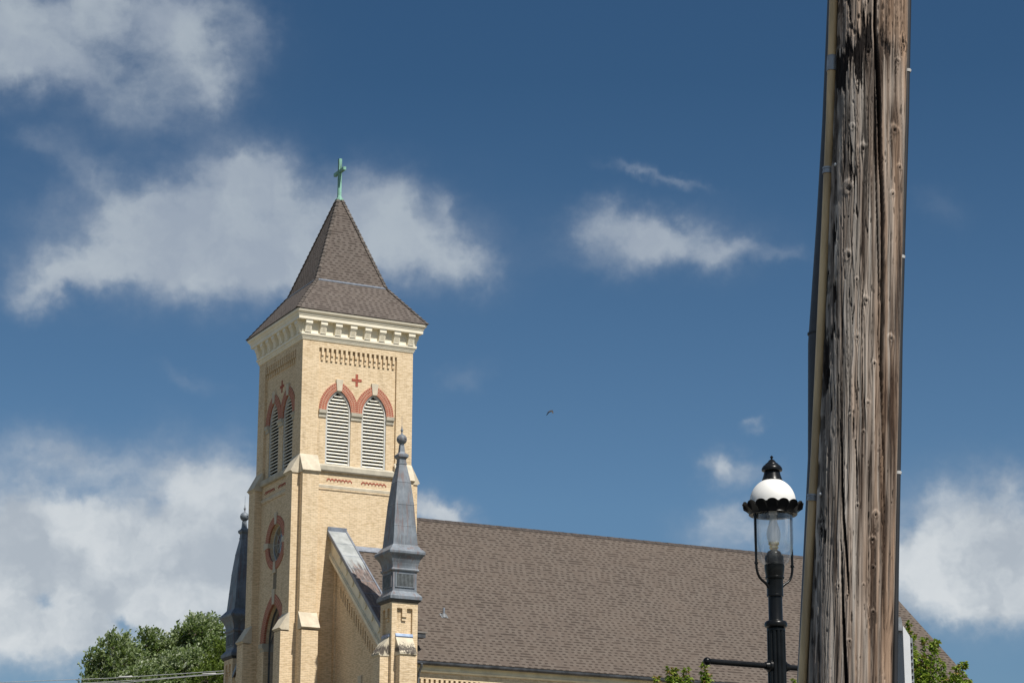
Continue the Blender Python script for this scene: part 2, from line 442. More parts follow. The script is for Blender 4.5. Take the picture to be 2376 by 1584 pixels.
# ------------------------------------------------------------------ mesh helpers
class MB:
    def __init__(s):
        s.v, s.f, s.uv = [], [], []

    def face(s, pts, uv=None):
        i = len(s.v)
        s.v.extend([tuple(p) for p in pts])
        s.f.append(tuple(range(i, i + len(pts))))
        s.uv.append(uv or [(0, 0)] * len(pts))

    def hexa(s, p):
        """eight corners: bottom ring 0-3, top ring 4-7"""
        i = len(s.v)
        s.v.extend([tuple(q) for q in p])
        for f in ((3, 2, 1, 0), (4, 5, 6, 7), (0, 1, 5, 4), (1, 2, 6, 5), (2, 3, 7, 6), (3, 0, 4, 7)):
            s.f.append(tuple(i + k for k in f))
            s.uv.append([(0, 0)] * 4)

    def box(s, x0, x1, y0, y1, z0, z1, T=None):
        T = T or (lambda a, b_, c: (a, b_, c))
        s.hexa([T(x0, y0, z0), T(x1, y0, z0), T(x1, y1, z0), T(x0, y1, z0), T(x0, y0, z1), T(x1, y0, z1), T(x1, y1, z1), T(x0, y1, z1)])

    def prism(s, poly, a, b_, T):
        """polygon (p,q) swept from a to b; T(sweep,p,q)->xyz"""
        n = len(poly)
        i = len(s.v)
        s.v.extend([T(a, p, q) for p, q in poly] + [T(b_, p, q) for p, q in poly])
        s.f.append(tuple(i + k for k in range(n)))
        s.f.append(tuple(i + n + k for k in reversed(range(n))))
        s.uv += [[(0, 0)] * n] * 2
        for k in range(n):
            k2 = (k + 1) % n
            s.f.append((i + k, i + n + k, i + n + k2, i + k2))
            s.uv.append([(0, 0)] * 4)

    def lathe(s, prof, cx, cy, n=32, cap=True, flute=None):
        i = len(s.v)
        for j, (r, z) in enumerate(prof):
            for k in range(n):
                a = 2 * pi * k / n
                q = r
                if flute and flute[0] <= z <= flute[1]:
                    q = r * (1 - flute[3] * (0.5 + .5 * cos(a * flute[2])) ** 2)
                s.v.append((cx + q * cos(a), cy + q * sin(a), z))
        for j in range(len(prof) - 1):
            for k in range(n):
                k2 = (k + 1) % n
                s.f.append((i + j * n + k, i + j * n + k2, i + (j + 1) * n + k2, i + (j + 1) * n + k))
                s.uv.append([(0, 0)] * 4)
        if cap:
            s.f.append(tuple(i + k for k in reversed(range(n))))
            s.f.append(tuple(i + (len(prof) - 1) * n + k for k in range(n)))
            s.uv += [[(0, 0)] * n] * 2

    def sqlathe(s, prof, cx, cy):
        i = len(s.v)
        for (h, z) in prof:
            s.v += [(cx - h, cy - h, z), (cx + h, cy - h, z), (cx + h, cy + h, z), (cx - h, cy + h, z)]
        for j in range(len(prof) - 1):
            for k in range(4):
                k2 = (k + 1) % 4
                s.f.append((i + j * 4 + k, i + j * 4 + k2, i + j * 4 + 4 + k2, i + j * 4 + 4 + k))
                s.uv.append([(0, 0)] * 4)
        s.f.append((i + 3, i + 2, i + 1, i))
        j = i + (len(prof) - 1) * 4
        s.f.append((j, j + 1, j + 2, j + 3))
        s.uv += [[(0, 0)] * 4] * 2

    def tube(s, pts, rad, n=10):
        pts = [Vector(p) for p in pts]
        rads = rad if isinstance(rad, (list, tuple)) else [rad] * len(pts)
        i = len(s.v)
        prev = None
        for j, p in enumerate(pts):
            d = (pts[min(j + 1, len(pts) - 1)] - pts[max(j - 1, 0)]).normalized()
            if prev is None:
                a = d.orthogonal().normalized()
            else:
                a = (prev - d * prev.dot(d)).normalized()
            prev = a
            b_ = d.cross(a)
            for k in range(n):
                t_ = 2 * pi * k / n
                s.v.append(tuple(p + (a * cos(t_) + b_ * sin(t_)) * rads[j]))
        for j in range(len(pts) - 1):
            for k in range(n):
                k2 = (k + 1) % n
                s.f.append((i + j * n + k, i + j * n + k2, i + (j + 1) * n + k2, i + (j + 1) * n + k))
                s.uv.append([(0, 0)] * 4)
        s.f.append(tuple(i + k for k in reversed(range(n))))
        s.f.append(tuple(i + (len(pts) - 1) * n + k for k in range(n)))
        s.uv += [[(0, 0)] * n] * 2

    def sphere(s, c, r, n=16, sq=(1, 1, 1)):
        prof = [(max(1e-4, sin(pi * j / n)), -cos(pi * j / n)) for j in range(n + 1)]
        i = len(s.v)
        s.lathe(prof, 0, 0, n * 2)
        for k in range(i, len(s.v)):
            x, y, z = s.v[k]
            s.v[k] = (c[0] + x * r * sq[0], c[1] + y * r * sq[1], c[2] + z * r * sq[2])

    def wall(s, T, outer, holes=(), depth=0., n0=0., back=False):
        """flat wall at distance n0 with holes cut through it and reveals going in; T(s,n,z)"""
        loops = [list(outer)] + [list(h) for h in holes]
        flat = [p for lp in loops for p in lp]
        tris = tessellate_polygon([[Vector((p[0], p[1], 0)) for p in lp] for lp in loops])
        for tr in tris:
            s.face([T(flat[k][0], n0, flat[k][1]) for k in tr])
        for h in holes:
            for k in range(len(h)):
                a, b_ = h[k], h[(k + 1) % len(h)]
                s.face([T(a[0], n0, a[1]), T(b_[0], n0, b_[1]), T(b_[0], n0 - depth, b_[1]), T(a[0], n0 - depth, a[1])])
            if back:
                s.face([T(p[0], n0 - depth, p[1]) for p in h])

    def build(s, name, material, parent=None, smooth=False, uv=False):
        me = bpy.data.meshes.new(name)
        me.from_pydata(s.v, [], s.f)
        if uv:
            l = me.uv_layers.new(name='UVMap')
            l.data.foreach_set('uv', [c for f in s.uv for p in f for c in p])
        me.materials.append(material)
        if smooth:
            me.polygons.foreach_set('use_smooth', [True] * len(me.polygons))
            me.set_sharp_from_angle(angle=radians(38))
        me.update()
        o = bpy.data.objects.new(name, me)
        COL.objects.link(o)
        if parent is not None:
            o.parent = parent
        return o


def tag(o, label=None, cat=None, group=None, kind=None):
    if label: o['label'] = label
    if cat: o['category'] = cat
    if group: o['group'] = group
    if kind: o['kind'] = kind
    return o


def thing(name, label, cat, loc=(0, 0, 0), rz=0., group=None):
    o = bpy.data.objects.new(name, None)
    COL.objects.link(o)
    o.location = loc
    o.rotation_euler = (0, 0, rz)
    o.empty_display_size = .2
    return tag(o, label, cat, group)


def rect(a, b_, c, d):
    return [(a, c), (b_, c), (b_, d), (a, d)]


def pointed(cx, z0, hw, rise, n=14, skip_base=False):
    """pointed arch from the left springing over the apex to the right springing"""
    c = (rise * rise - hw * hw) / (2 * hw)
    R = hw + c
    aend = math.atan2(rise, -c) if c > 0 else math.atan2(rise, -c)
    left = []
    a0, a1 = pi, pi - math.asin(rise / R)
    for i in range(n + 1):
        a = a0 + (a1 - a0) * i / n
        left.append((cx + c + R * cos(a), z0 + R * sin(a)))
    right = [(2 * cx - x, z) for x, z in reversed(left[:-1])]
    return left + right

# ------------------------------------------------------------------ setting: ground, street, pavement
g = MB()
g.face([(-2500, -2500, -.02), (2500, -2500, -.02), (2500, 2500, -.02), (-2500, 2500, -.02)])
tag(g.build('ground', simple('dry_ground', (.17, .155, .115), .95, var=.3, scale=.8)), kind='structure')


def strip(name, v0, v1, z0, z1, material):
    s = MB()
    s.box(-160, 160, v0, v1, z0, z1, lambda a, b_, c: tuple(CH_O + CU * a + CV * b_ + Vector((0, 0, c))))
    return tag(s.build(name, material), kind='structure')


ASPH = simple('asphalt', (.055, .055, .057), .9, var=.25, scale=3)
CONC = simple('concrete_paving', (.36, .34, .31), .9, var=.12, scale=2)
strip('street', -88.5, -77.0, -.3, .004, ASPH)
strip('sidewalk', -76.98, -70.0, -.3, .13, CONC)
strip('near_sidewalk', -94.5, -88.52, -.3, .13, CONC)

# ------------------------------------------------------------------ church
H = 1.6      # heights below are above the camera's eye level; +H brings them above the ground
church = thing('church', 'cream brick church with tall square bell tower, green cross and long brown shingled roof', 'church', CH_O, YAW)


def FT(k):
    """frame of tower face k: (along, outward, up) -> church coordinates"""
    if k == 0: return lambda s, n, z: (s, -n, z + H)
    if k == 1: return lambda s, n, z: (-n, s, z + H)
    if k == 2: return lambda s, n, z: (s, 5 + n, z + H)
    return lambda s, n, z: (5 + n, s, z + H)


def L(x, y, z): return (x, y, z + H)


# tower walls -------------------------------------------------------
wall = MB()
ARCH = [(1.70, .55), (3.30, .55)]
for k in range(4):
    T = FT(k)
    wall.wall(T, rect(0, 5, 21.45, 26.98), [rect(.74, 4.26, 21.60, 26.68)], .10, 0.)
    holes = []
    for cx, hw in ARCH:
        holes.append([(cx - hw - .006, 21.77)] + pointed(cx, 24.07, hw + .006, .93) + [(cx + hw + .006, 21.77)])
    wall.wall(T, rect(.74, 4.26, 21.60, 26.68), holes, .22, -.10)
    # corbelled teeth along the panel head
    for i in range(16):
        a = .855 + .2145 * i
        wall.box(a, a + .10, -.10, -.001, 26.36, 26.679, T)
        wall.box(a + .004, a + .096, -.10, -.045, 26.17, 26.36, T)
    # lower stage
    lh = []
    if k == 1:
        lh.append([(2.45 + .812 * cos(2 * pi * j / 40), 18.80 + .812 * sin(2 * pi * j / 40)) for j in range(40)])
        lh.append([(2.45 - 1.03, 4.0)] + pointed(2.45, 14.75, 1.03, 1.545, 16) + [(2.45 + 1.03, 4.0)])
    wall.wall(T, rect(0, 5, -H - .3, 21.45), lh, .30, 0.)
    # the raised band under the belt course
    wall.box(.80, 4.20, 0, .03, 20.70, 20.775, T)
# angle buttresses, two at each corner
for k in range(4):
    T = FT(k)
    for s0, s1 in ((.03, .74), (4.26, 4.97)):
        wall.box(s0, s1, -.05, .30, 14.80, 21.30, T)
        wall.box(s0, s1, -.05, .62, -H - .3, 14.80, T)
tower = wall.build('tower_wall', M['brick'], church)

for k in range(4):
    T = FT(k)
    for s0, s1 in ((-.01, .79), (4.21, 5.01)):
        for lo, (n0, n1, zt, zb) in enumerate(((0, .40, 22.10, 21.36), (.29, .70, 15.56, 14.90))):
            c = MB()
            c.prism([(n0 - .03, zb - .07), (n1 - .09, zb - .07), (n1 - .05, zb - .02), (n1, zb), (n0, zt), (n0 - .03, zt)], s0, s1, lambda s, n, z: T(s, n, z))
            c.build('buttress_cap', M['stone'], tower)
    # sill, belt course, red brick motifs
    s = MB()
    s.prism([(-.32, 21.45), (.10, 21.45), (.13, 21.50), (.13, 21.68), (-.10, 21.80), (-.32, 21.80)], .795, 4.205, lambda s_, n, z: T(s_, n, z))
    s.build('belfry_sill', M['sill'], tower)
    if k in (0, 1):
        s = MB()
        s.prism([(-.02, 20.775), (.035, 20.775), (.045, 20.88), (.0, 20.915), (-.02, 20.915)], .78, 4.22, lambda s_, n, z: T(s_, n, z))
        s.build('belt_course', M['stone'], tower)
        for a0 in (1.20, 2.74):
            s = MB()
            s.prism([(a0, 21.06), (a0 + .045, 21.06)] + [q_ for i in range(7) for q_ in ((a0 + i * .155 + .045, 21.125), (a0 + i * .155 + .155, 21.125), (a0 + i * .155 + .155, 21.06), (a0 + i * .155 + .2, 21.06))]
                    + [(a0 + 7 * .155 + .045, 21.13)] + [q_ for i in reversed(range(7)) for q_ in ((a0 + i * .155 + .155, 21.14), (a0 + i * .155 + .14, 21.185), (a0 + i * .155 + .05, 21.185), (a0 + i * .155 + .03, 21.14))] + [(a0, 21.13)],
                    -.01, .014, lambda n, s_, z: T(s_, n, z))
            s.build('red_frieze', M['redflat'], tower)
        s = MB()
        s.box(2.435, 2.545, -.11, -.085, 25.22, 25.75, T)
        s.box(2.27, 2.433, -.11, -.085, 25.435, 25.545, T)
        s.box(2.547, 2.71, -.11, -.085, 25.435, 25.545, T)
        s.build('red_brick_cross', M['redflat'], tower)


def ringmesh(inner, outer, T, n, nin, clip=None):
    """arch ring face between two outlines with its soffit; uv in metres along and across"""
    r = MB()
    d = 0.
    for i in range(len(inner) - 1):
        a, b_, c, e = inner[i], inner[i + 1], outer[i + 1], outer[i]
        mid0 = ((a[0] + e[0]) / 2, (a[1] + e[1]) / 2)
        mid1 = ((b_[0] + c[0]) / 2, (b_[1] + c[1]) / 2)
        st = math.hypot(mid1[0] - mid0[0], mid1[1] - mid0[1])
        w0 = math.hypot(a[0] - e[0], a[1] - e[1])
        pts = [a, b_, c, e]
        if clip:
            pts = [clip(p) for p in pts]
        r.face([T(pts[0][0], n, pts[0][1]), T(pts[1][0], n, pts[1][1]), T(pts[2][0], n, pts[2][1]), T(pts[3][0], n, pts[3][1])],
               [(d, 0), (d + st, 0), (d + st, w0), (d, w0)])
        r.face([T(a[0], n, a[1]), T(b_[0], n, b_[1]), T(b_[0], nin, b_[1]), T(a[0], nin, a[1])],
               [(d, 0), (d + st, 0), (d + st, n - nin), (d, n - nin)])
        r.face([T(pts[3][0], n, pts[3][1]), T(pts[2][0], n, pts[2][1]), T(pts[2][0], n - .08, pts[2][1]), T(pts[3][0], n - .08, pts[3][1])],
               [(d, 0), (d + st, 0), (d + st, .08), (d, .08)])
        d += st
    return r


def louvre(k, idx):
    T = FT(k)
    cx, hw = ARCH[idx]
    f = MB()
    inner = [(cx - hw + .07, 21.79)] + pointed(cx, 24.07, hw - .07, .81) + [(cx + hw - .07, 21.79)]
    outer = [(cx - hw + .004, 21.775)] + pointed(cx, 24.07, hw - .004, .914) + [(cx + hw - .004, 21.775)]
    for i in range(len(inner) - 1):
        a, b_, c, e = inner[i], inner[i + 1], outer[i + 1], outer[i]
        for n0_, n1_ in ((-.125, -.26),):
            f.face([T(p[0], n0_, p[1]) for p in (a, b_, c, e)])
            f.face([T(a[0], n0_, a[1]), T(b_[0], n0_, b_[1]), T(b_[0], n1_, b_[1]), T(a[0], n1_, a[1])])
    f.box(cx - hw + .01, cx + hw - .01, -.26, -.12, 21.775, 21.81, T)
    root = f.build('louvred_opening', M['frame'], church)
    s = MB()
    z = 21.86
    pitch = .1425
    while z < 24.85:
        # half-width of the opening at this height
        h = hw - .075
        if z > 24.02:
            cc = (.81 ** 2 - (hw - .07) ** 2) / (2 * (hw - .07))
            R = hw - .07 + cc
            q = R * R - (z + .03 - 24.07) ** 2
            h = sqrt(max(0, q)) - cc - .01 if q > 0 else 0
        if h > .05:
            s.hexa([T(cx - h, -.145, z - .036), T(cx + h, -.145, z - .036), T(cx + h, -.21, z + .022), T(cx - h, -.21, z + .022),
                    T(cx - h, -.132, z - .018), T(cx + h, -.132, z - .018), T(cx + h, -.21, z + .060), T(cx - h, -.21, z + .060)])
        z += pitch
    s.build('slats', M['slat'], root)
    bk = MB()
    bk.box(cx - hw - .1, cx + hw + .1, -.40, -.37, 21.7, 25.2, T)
    bk.build('dark_backing', M['dark'], root)  # dark sheet painted as the unlit belfry behind the slats
    # brick ring, keystone
    ri = pointed(cx, 24.07, hw, .92)
    ro = pointed(cx, 24.07, .88, 1.282)
    mid = 2.50
    cl = (lambda p: (min(p[0], mid - .002), p[1])) if idx == 0 else (lambda p: (max(p[0], mid + .002), p[1]))
    ringmesh(ri, ro, T, -.055, -.125, cl).build('red_arch', M['red'], root, uv=True)
    ks = MB()
    ks.prism([(cx - .105, 24.93), (cx + .105, 24.93), (cx + .155, 25.42), (cx - .155, 25.42)], -.11, -.02, lambda n, s_, z_: T(s_, n, z_))
    ks.build('keystone', M['stone'], root)
    return root


for k in range(4):
    T = FT(k)
    for idx in (0, 1):
        louvre(k, idx)
    for a, b_ in ((.81, 1.148), (2.252, 2.748), (3.852, 4.19)):
        s = MB()
        s.prism([(-.11, 23.75), (-.06, 23.75), (-.055, 23.86), (.0, 23.92), (.01, 24.06), (-.11, 24.062)], a, b_, lambda s_, n, z: T(s_, n, z))
        s.build('impost_block', M['sill'], tower)

# round window and tall portal window on the shaded front ------------
T = FT(1)
cv, cz = 2.45, 18.80
N = 48
f = MB()
f.face([T(cv + .82 * cos(2 * pi * j / N), -.23, cz + .82 * sin(2 * pi * j / N)) for j in range(N)])
rw = f.build('round_window', M['glass'], church)
f = MB()
f.prism([(cv + .80 * cos(2 * pi * j / N), cz + .80 * sin(2 * pi * j / N)) for j in range(N)], -.45, -.43, lambda n, s_, z: T(s_, n, z))
f.build('dark_interior', M['dark'], rw)
f = MB()
for q in range(0, 8):
    a = 2 * pi * q / 8
    f.tube([T(cv, -.215, cz), T(cv + .78 * cos(a), -.215, cz + .78 * sin(a))],   .010, 6)
f.tube([T(cv + .4 * cos(2 * pi * j / 24), -.215, cz + .4 * sin(2 * pi * j / 24)) for j in range(25)], .010, 6)
f.tube([T(cv + .78 * cos(2 * pi * j / 36), -.215, cz + .78 * sin(2 * pi * j / 36)) for j in range(37)], .03, 6)
f.build('tracery', M['frame'], rw)
ri = [(cv + .80 * cos(2 * pi * j / 60), cz + .80 * sin(2 * pi * j / 60)) for j in range(61)]
ro = [(cv + 1.13 * cos(2 * pi * j / 60), cz + 1.13 * sin(2 * pi * j / 60)) for j in range(61)]
ringmesh(ri, ro, T, .03, -.05).build('red_arch', M['red'], rw, uv=True)
for q in range(4):
    a0 = q * pi / 2
    ks = MB()
    pts = []
    for (r, tq) in ((.78, -.10), (1.26, -.145), (1.26, .145), (.78, .10)):
        pts.append((cv + r * cos(a0) - tq * sin(a0), cz + r * sin(a0) + tq * cos(a0)))
    ks.prism(pts, -.30, .055, lambda n, s_, z: T(s_, n, z))
    ks.build('keystone', M['stone'], rw)

pz, ph = 14.75, 1.02
f = MB()
gl = [(cv - ph - .02, 12.9)] + pointed(cv, pz, ph + .02, 1.56, 16) + [(cv + ph + .02, 12.9)]
f.face([T(p[0], -.24, p[1]) for p in gl])
pw = f.build('portal_window', M['glass'], church)
f = MB()
f.face([T(p[0], -.255, p[1]) for p in rect(cv - ph - .02, cv + ph + .02, 3.9, 12.9)])
f.build('lower_panel', M['panel'], pw)
f = MB()
f.box(cv - 1.5, cv + 1.5, -.70, -.68, 3.5, 16.8, T)
f.build('dark_interior', M['dark'], pw)
f = MB()
fo = pointed(cv, pz, ph - .03, 1.48, 16)
f.tube([T(cv - ph + .03, -.23, 4.0)] + [T(p[0], -.23, p[1]) for p in fo] + [T(cv + ph - .03, -.23, 4.0)], .032, 6)
f.box(cv - .035, cv + .035, -.26, -.20, 4.0, 15.6, T)
f.box(cv - ph, cv + ph, -.26, -.19, 12.86, 12.97, T)
sub = pointed(cv - ph / 2, 14.3, .46, .75, 8)
for dx in (0, ph):
    f.tube([T(p[0] + dx, -.24, p[1]) for p in sub], .025, 6)
f.build('frame', M['lead_dark'], pw)
ri = pointed(cv, pz, ph, 1.53, 18)
ro = pointed(cv, pz, 1.40, 1.94, 18)
ringmesh(ri, ro, T, .03, -.08).build('red_arch', M['red'], pw, uv=True)
ks = MB()
ks.prism([(cv - .11, 16.24), (cv + .11, 16.24), (cv + .16, 16.86), (cv - .16, 16.86)], -.05, .06, lambda n, s_, z: T(s_, n, z))
ks.build('keystone', M['stone'], pw)
for sg in (-1, 1):
    ks = MB()
    a, b_ = sorted((cv + sg * 1.0, cv + sg * 1.43))
    ks.prism([(-.3, 14.42), (.0, 14.42), (.02, 14.5), (.08, 14.58), (.09, 14.745), (-.3, 14.747)], a, b_, lambda s_, n, z: T(s_, n, z))
    ks.build('impost_block', M['sill'], pw)

# cornice ------------------------------------------------------------
c = MB()


def sqring(mb, prof):
    mb.sqlathe([(2.5 + o_, z + H) for o_, z in prof], 2.5, 2.5)


sqring(c, [(.002, 26.95), (.035, 26.97), (.04, 27.03), (.065, 27.04), (.07, 27.115), (.11, 27.125), (.125, 27.20), (.12, 27.225), (.045, 27.235),
           (.045, 27.735), (.295, 27.737), (.315, 27.75), (.32, 27.895), (.345, 27.905), (.35, 27.94), (.375, 27.99), (.42, 28.03), (.44, 28.075), (.445, 28.12), (.30, 28.125)])
cor = c.build('cornice', M['cornice'], church)
for k in range(4):
    T = FT(k)
    for i in range(8):
        a = .02 + i * .6665
        b_ = a + .30
        m_ = MB()
        m_.prism([(.04, 27.24), (.15, 27.24), (.155, 27.30), (.20, 27.48), (.25, 27.55), (.25, 27.59), (.04, 27.59)], a + .012, b_ - .012, lambda s_, n, z: T(s_, n, z))
        m_.box(a, b_, .04, .275, 27.592, 27.732, T)
        # sunk ribbed panel on the slanted front
        for s0, s1, z0, z1 in ((a + .045, a + .075, 27.27, 27.5), (b_ - .075, b_ - .045, 27.27, 27.5), (a + .075, b_ - .075, 27.48, 27.50)):
            for_n = lambda z: .153 + (z - 27.30) / .18 * .045
            m_.hexa([T(s0, for_n(z0) - .01, z0), T(s1, for_n(z0) - .01, z0), T(s1, for_n(z0) + .012, z0), T(s0, for_n(z0) + .012, z0),
                     T(s0, for_n(z1) - .01, z1), T(s1, for_n(z1) - .01, z1), T(s1, for_n(z1) + .012, z1), T(s0, for_n(z1) + .012, z1)])
        for r_ in range(6):
            z0 = 27.285 + r_ * .033
            z1 = z0 + .018
            m_.hexa([T(a + .08, for_n(z0) - .01, z0), T(b_ - .08, for_n(z0) - .01, z0), T(b_ - .08, for_n(z0) + .008, z0), T(a + .08, for_n(z0) + .008, z0),
                     T(a + .08, for_n(z1) - .01, z1), T(b_ - .08, for_n(z1) - .01, z1), T(b_ - .08, for_n(z1) + .008, z1), T(a + .08, for_n(z1) + .008, z1)])
        m_.build('modillion', M['cornice'], cor)

# tower roof ---------------------------------------------------------
c = MB()
E0, B0, T0 = (2.5 + .475, 28.125), (2.5 - .878, 29.896), (.115, 34.12)
c.sqlathe([(E0[0] - .02, E0[1] - .004 + H), (E0[0], E0[1] + .035 + H), (B0[0] + .012, B0[1] - .01 + H), (B0[0], B0[1] + .02 + H), (T0[0], T0[1] + H)], 2.5, 2.5)
tr = c.build('tower_roof', M['shingle_t'], church)
for sx_ in (-1, 1):
    for sy_ in (-1, 1):
        hc = MB()
        # overlapping cap shingles stepping up the hip
        for (h0, z0), (h1, z1), n_ in ((E0, B0, 12), (B0, T0, 22)):
            for i in range(n_):
                f0, f1 = i / n_, min(1, (i + 1.12) / n_)
                hh0, zz0 = h0 + (h1 - h0) * f0, z0 + (z1 - z0) * f0
                hh1, zz1 = h0 + (h1 - h0) * f1, z0 + (z1 - z0) * f1
                wd = .13
                o0, o1 = .038, .016
                p = lambda h, z, dx, dy, o_: (2.5 + sx_ * (h + o_ - dx), 2.5 + sy_ * (h + o_ - dy), z + H + .02 + o_ * .6)
                hc.face([p(hh0, zz0, 0, 0, o0), p(hh0, zz0, wd, 0, o0), p(hh1, zz1, min(wd, hh1), 0, o1), p(hh1, zz1, 0, 0, o1)])
                hc.face([p(hh0, zz0, 0, 0, o0), p(hh0, zz0, 0, wd, o0), p(hh1, zz1, 0, min(wd, hh1), o1), p(hh1, zz1, 0, 0, o1)])
                hc.face([p(hh0, zz0, 0, 0, o0), p(hh0, zz0, wd, 0, o0), p(hh0, zz0, wd, 0, 0), p(hh0, zz0, 0, 0, 0)])
                hc.face([p(hh0, zz0, 0, 0, o0), p(hh0, zz0, 0, wd, o0), p(hh0, zz0, 0, wd, 0), p(hh0, zz0, 0, 0, 0)])
        hc.build('hip_cap', M['hip'], tr)
for k in range(4):
    T = FT(k)
    fl = MB()
    b0 = 2.5 - B0[0]
    fl.hexa([T(b0 - .02, -b0 + .05, 29.85), T(5 - b0 + .02, -b0 + .05, 29.85), T(5 - b0, -b0 - .03, 29.86), T(b0, -b0 - .03, 29.86),
             T(b0 - .02, -b0 + .055, 29.88), T(5 - b0 + .02, -b0 + .055, 29.88), T(5 - b0 - .02, -b0 - .01, 29.945), T(b0 + .02, -b0 - .01, 29.945)])
    fl.build('roof_flashing', M['flash'], tr)
x = MB()
x.sqlathe([(.15, 34.10 + H), (.145, 34.16 + H), (.085, 34.24 + H), (.068, 34.32 + H), (.066, 36.03 + H)], 2.5, 2.5)
cr = x.build('cross', M['copper'], church)
x = MB()
x.box(2.437, 2.563, 1.95, 2.4335, 35.37, 35.51, L)
x.box(2.437, 2.563, 2.5665, 3.05, 35.37, 35.51, L)
x.build('cross_arm', M['copper'], cr)

# nave ---------------------------------------------------------------
ZR, SL, VR = 20.423, .83482, 2.5
EV = -6.42
zroof = lambda v: ZR - SL * abs(v - VR)
U1 = 29.45
c = MB()
for sg in (-1, 1):
    ve = VR + sg * 8.92
    a, b_ = zroof(ve), ZR
    c.hexa([(2.0, ve, a + H - .09), (U1, ve, a + H - .09), (U1, VR, b_ + H - .09), (2.0, VR, b_ + H - .09),
            (2.0, ve, a + H), (U1, ve, a + H), (U1, VR, b_ + H), (2.0, VR, b_ + H)])
nr = c.build('nave_roof', M['shingle'], church)
c = MB()
for i in range(80):
    a = 5.0 + i * .3055
    c.prism([(VR - .17, zroof(VR - .17) + .012), (VR - .17, zroof(VR - .17) + .028), (VR, ZR + .035), (VR + .17, zroof(VR + .17) + .028), (VR + .17, zroof(VR + .17) + .012), (VR, ZR + .015)],
            a, a + .3, lambda s_, p, q: (s_, p, q + H + (.006 if i % 2 else 0)))
c.build('ridge_cap', M['ridge'], nr)
# flashing where the roof meets the tower side
c = MB()
zf = zroof(0.) + .02
c.hexa([L(2.05, -.16, zf - .11), L(4.26, -.16, zf - .11), L(4.26, -.005, zf + .0), L(2.05, -.005, zf + .0),
        L(2.05, -.16, zf - .09), L(4.26, -.16, zf - .09), L(4.26, -.02, zf + .12), L(2.05, -.02, zf + .12)])
c.build('roof_flashing', M['flash'], nr)
# vent pipe on the roof
vu, vv = 4.84, -3.70
vz = zroof(vv) + H
c = MB()
c.lathe([(.05, vz - .05), (.05, vz + .33), (.04, vz + .33), (.04, vz + .28)], vu, vv, 16)
vp = c.build('vent_pipe', M['pipe'], church, smooth=True)
c = MB()
c.hexa([(vu - .15, vv - .12, vz + SL * -.12 + .006), (vu + .15, vv - .12, vz + SL * -.12 + .006), (vu + .15, vv + .1, vz + SL * .1 + .006), (vu - .15, vv + .1, vz + SL * .1 + .006),
        (vu - .15, vv - .12, vz + SL * -.12 + .022), (vu + .15, vv - .12, vz + SL * -.12 + .022), (vu + .15, vv + .1, vz + SL * .1 + .022), (vu - .15, vv + .1, vz + SL * .1 + .022)])
c.lathe([(.15, vz - .07), (.085, vz + .06), (.064, vz + .10)], vu, vv, 16)
c.build('flange', simple('bright_flange', (.17, .18, .19), .6, var=.05), vp)
# side walls with a band of square brick slots under the eaves
c = MB()
for sg in (-1, 1):
    vw = VR + sg * 8.74
    TW = lambda s_, n, z: (s_, vw + sg * n, z + H)
    c.box(2.3, 29.3, -.4, 0, -H - .3, 11.95, TW)
    c.box(2.3, 29.3, -.4, -.12, 11.95, 12.34, TW)
    for i in range(126):
        a = 2.72 + i * .21
        c.box(a, a + .115, -.12, -.001, 11.951, 12.339, TW)
    c.box(2.3, 29.3, -.4, 0, 12.34, 12.95, TW)
# rear gable wall
c.wall(lambda s_, n, z: (29.1 + n, s_, z + H), [(-6.1, -H), (11.1, -H), (11.1, 12.9), (2.5, 20.2), (-6.1, 12.9)], (), 0, 0)
c.build('nave_wall', M['brick'], church)
c = MB()
for sg in (-1, 1):
    vw = VR + sg * 8.74
    TW = lambda s_, n, z: (s_, vw + sg * n, z + H)
    c.prism([(-.1, 12.60), (.05, 12.60), (.09, 12.66), (.03, 12.68), (.03, 12.86), (.16, 12.88), (.16, 12.93), (-.1, 12.93)], 2.4, 29.35, TW)
c.build('eaves_moulding', M['fascia'], church)
for sg in (-1, 1):
    c = MB()
    vg = VR + sg * 9.0
    gz = 12.915 + H
    prof = [(.085 * cos(pi + pi * j / 8), .085 * sin(pi + pi * j / 8)) for j in range(9)]
    prof = [(-.1, .07), (-.085, .07)] + prof[0:] + [(.085, .05), (.10, .075), (.07, .075), (.06, .04), (-.06, .03)]
    c.prism(prof, 2.36, 29.4, lambda s_, p, q: (s_, vg + p * -sg * -1, gz + q))
    for i in range(14):
        a = 2.9 + i * 1.95
        c.prism([(p * 1.07, q * 1.07) for p, q in prof], a, a + .05, lambda s_, p, q: (s_, vg + p * -sg * -1, gz + q))
    c.build('gutter', M['gutter'], church)
for sg in (-1,):
    c = MB()
    vg = VR + sg * 8.82
    c.tube([(2.58, vg - .3, 12.86 + H), (2.58, vg - .26, 12.75 + H), (2.58, vg, 12.5 + H), (2.58, vg, 0)], .05, 10)
    for z in (10, 7, 4):
        c.tube([(2.58, vg, z + H), (2.58, vg, z + .06 + H)], .062, 10)
    c.build('downspout', M['downpipe'], church, smooth=True)

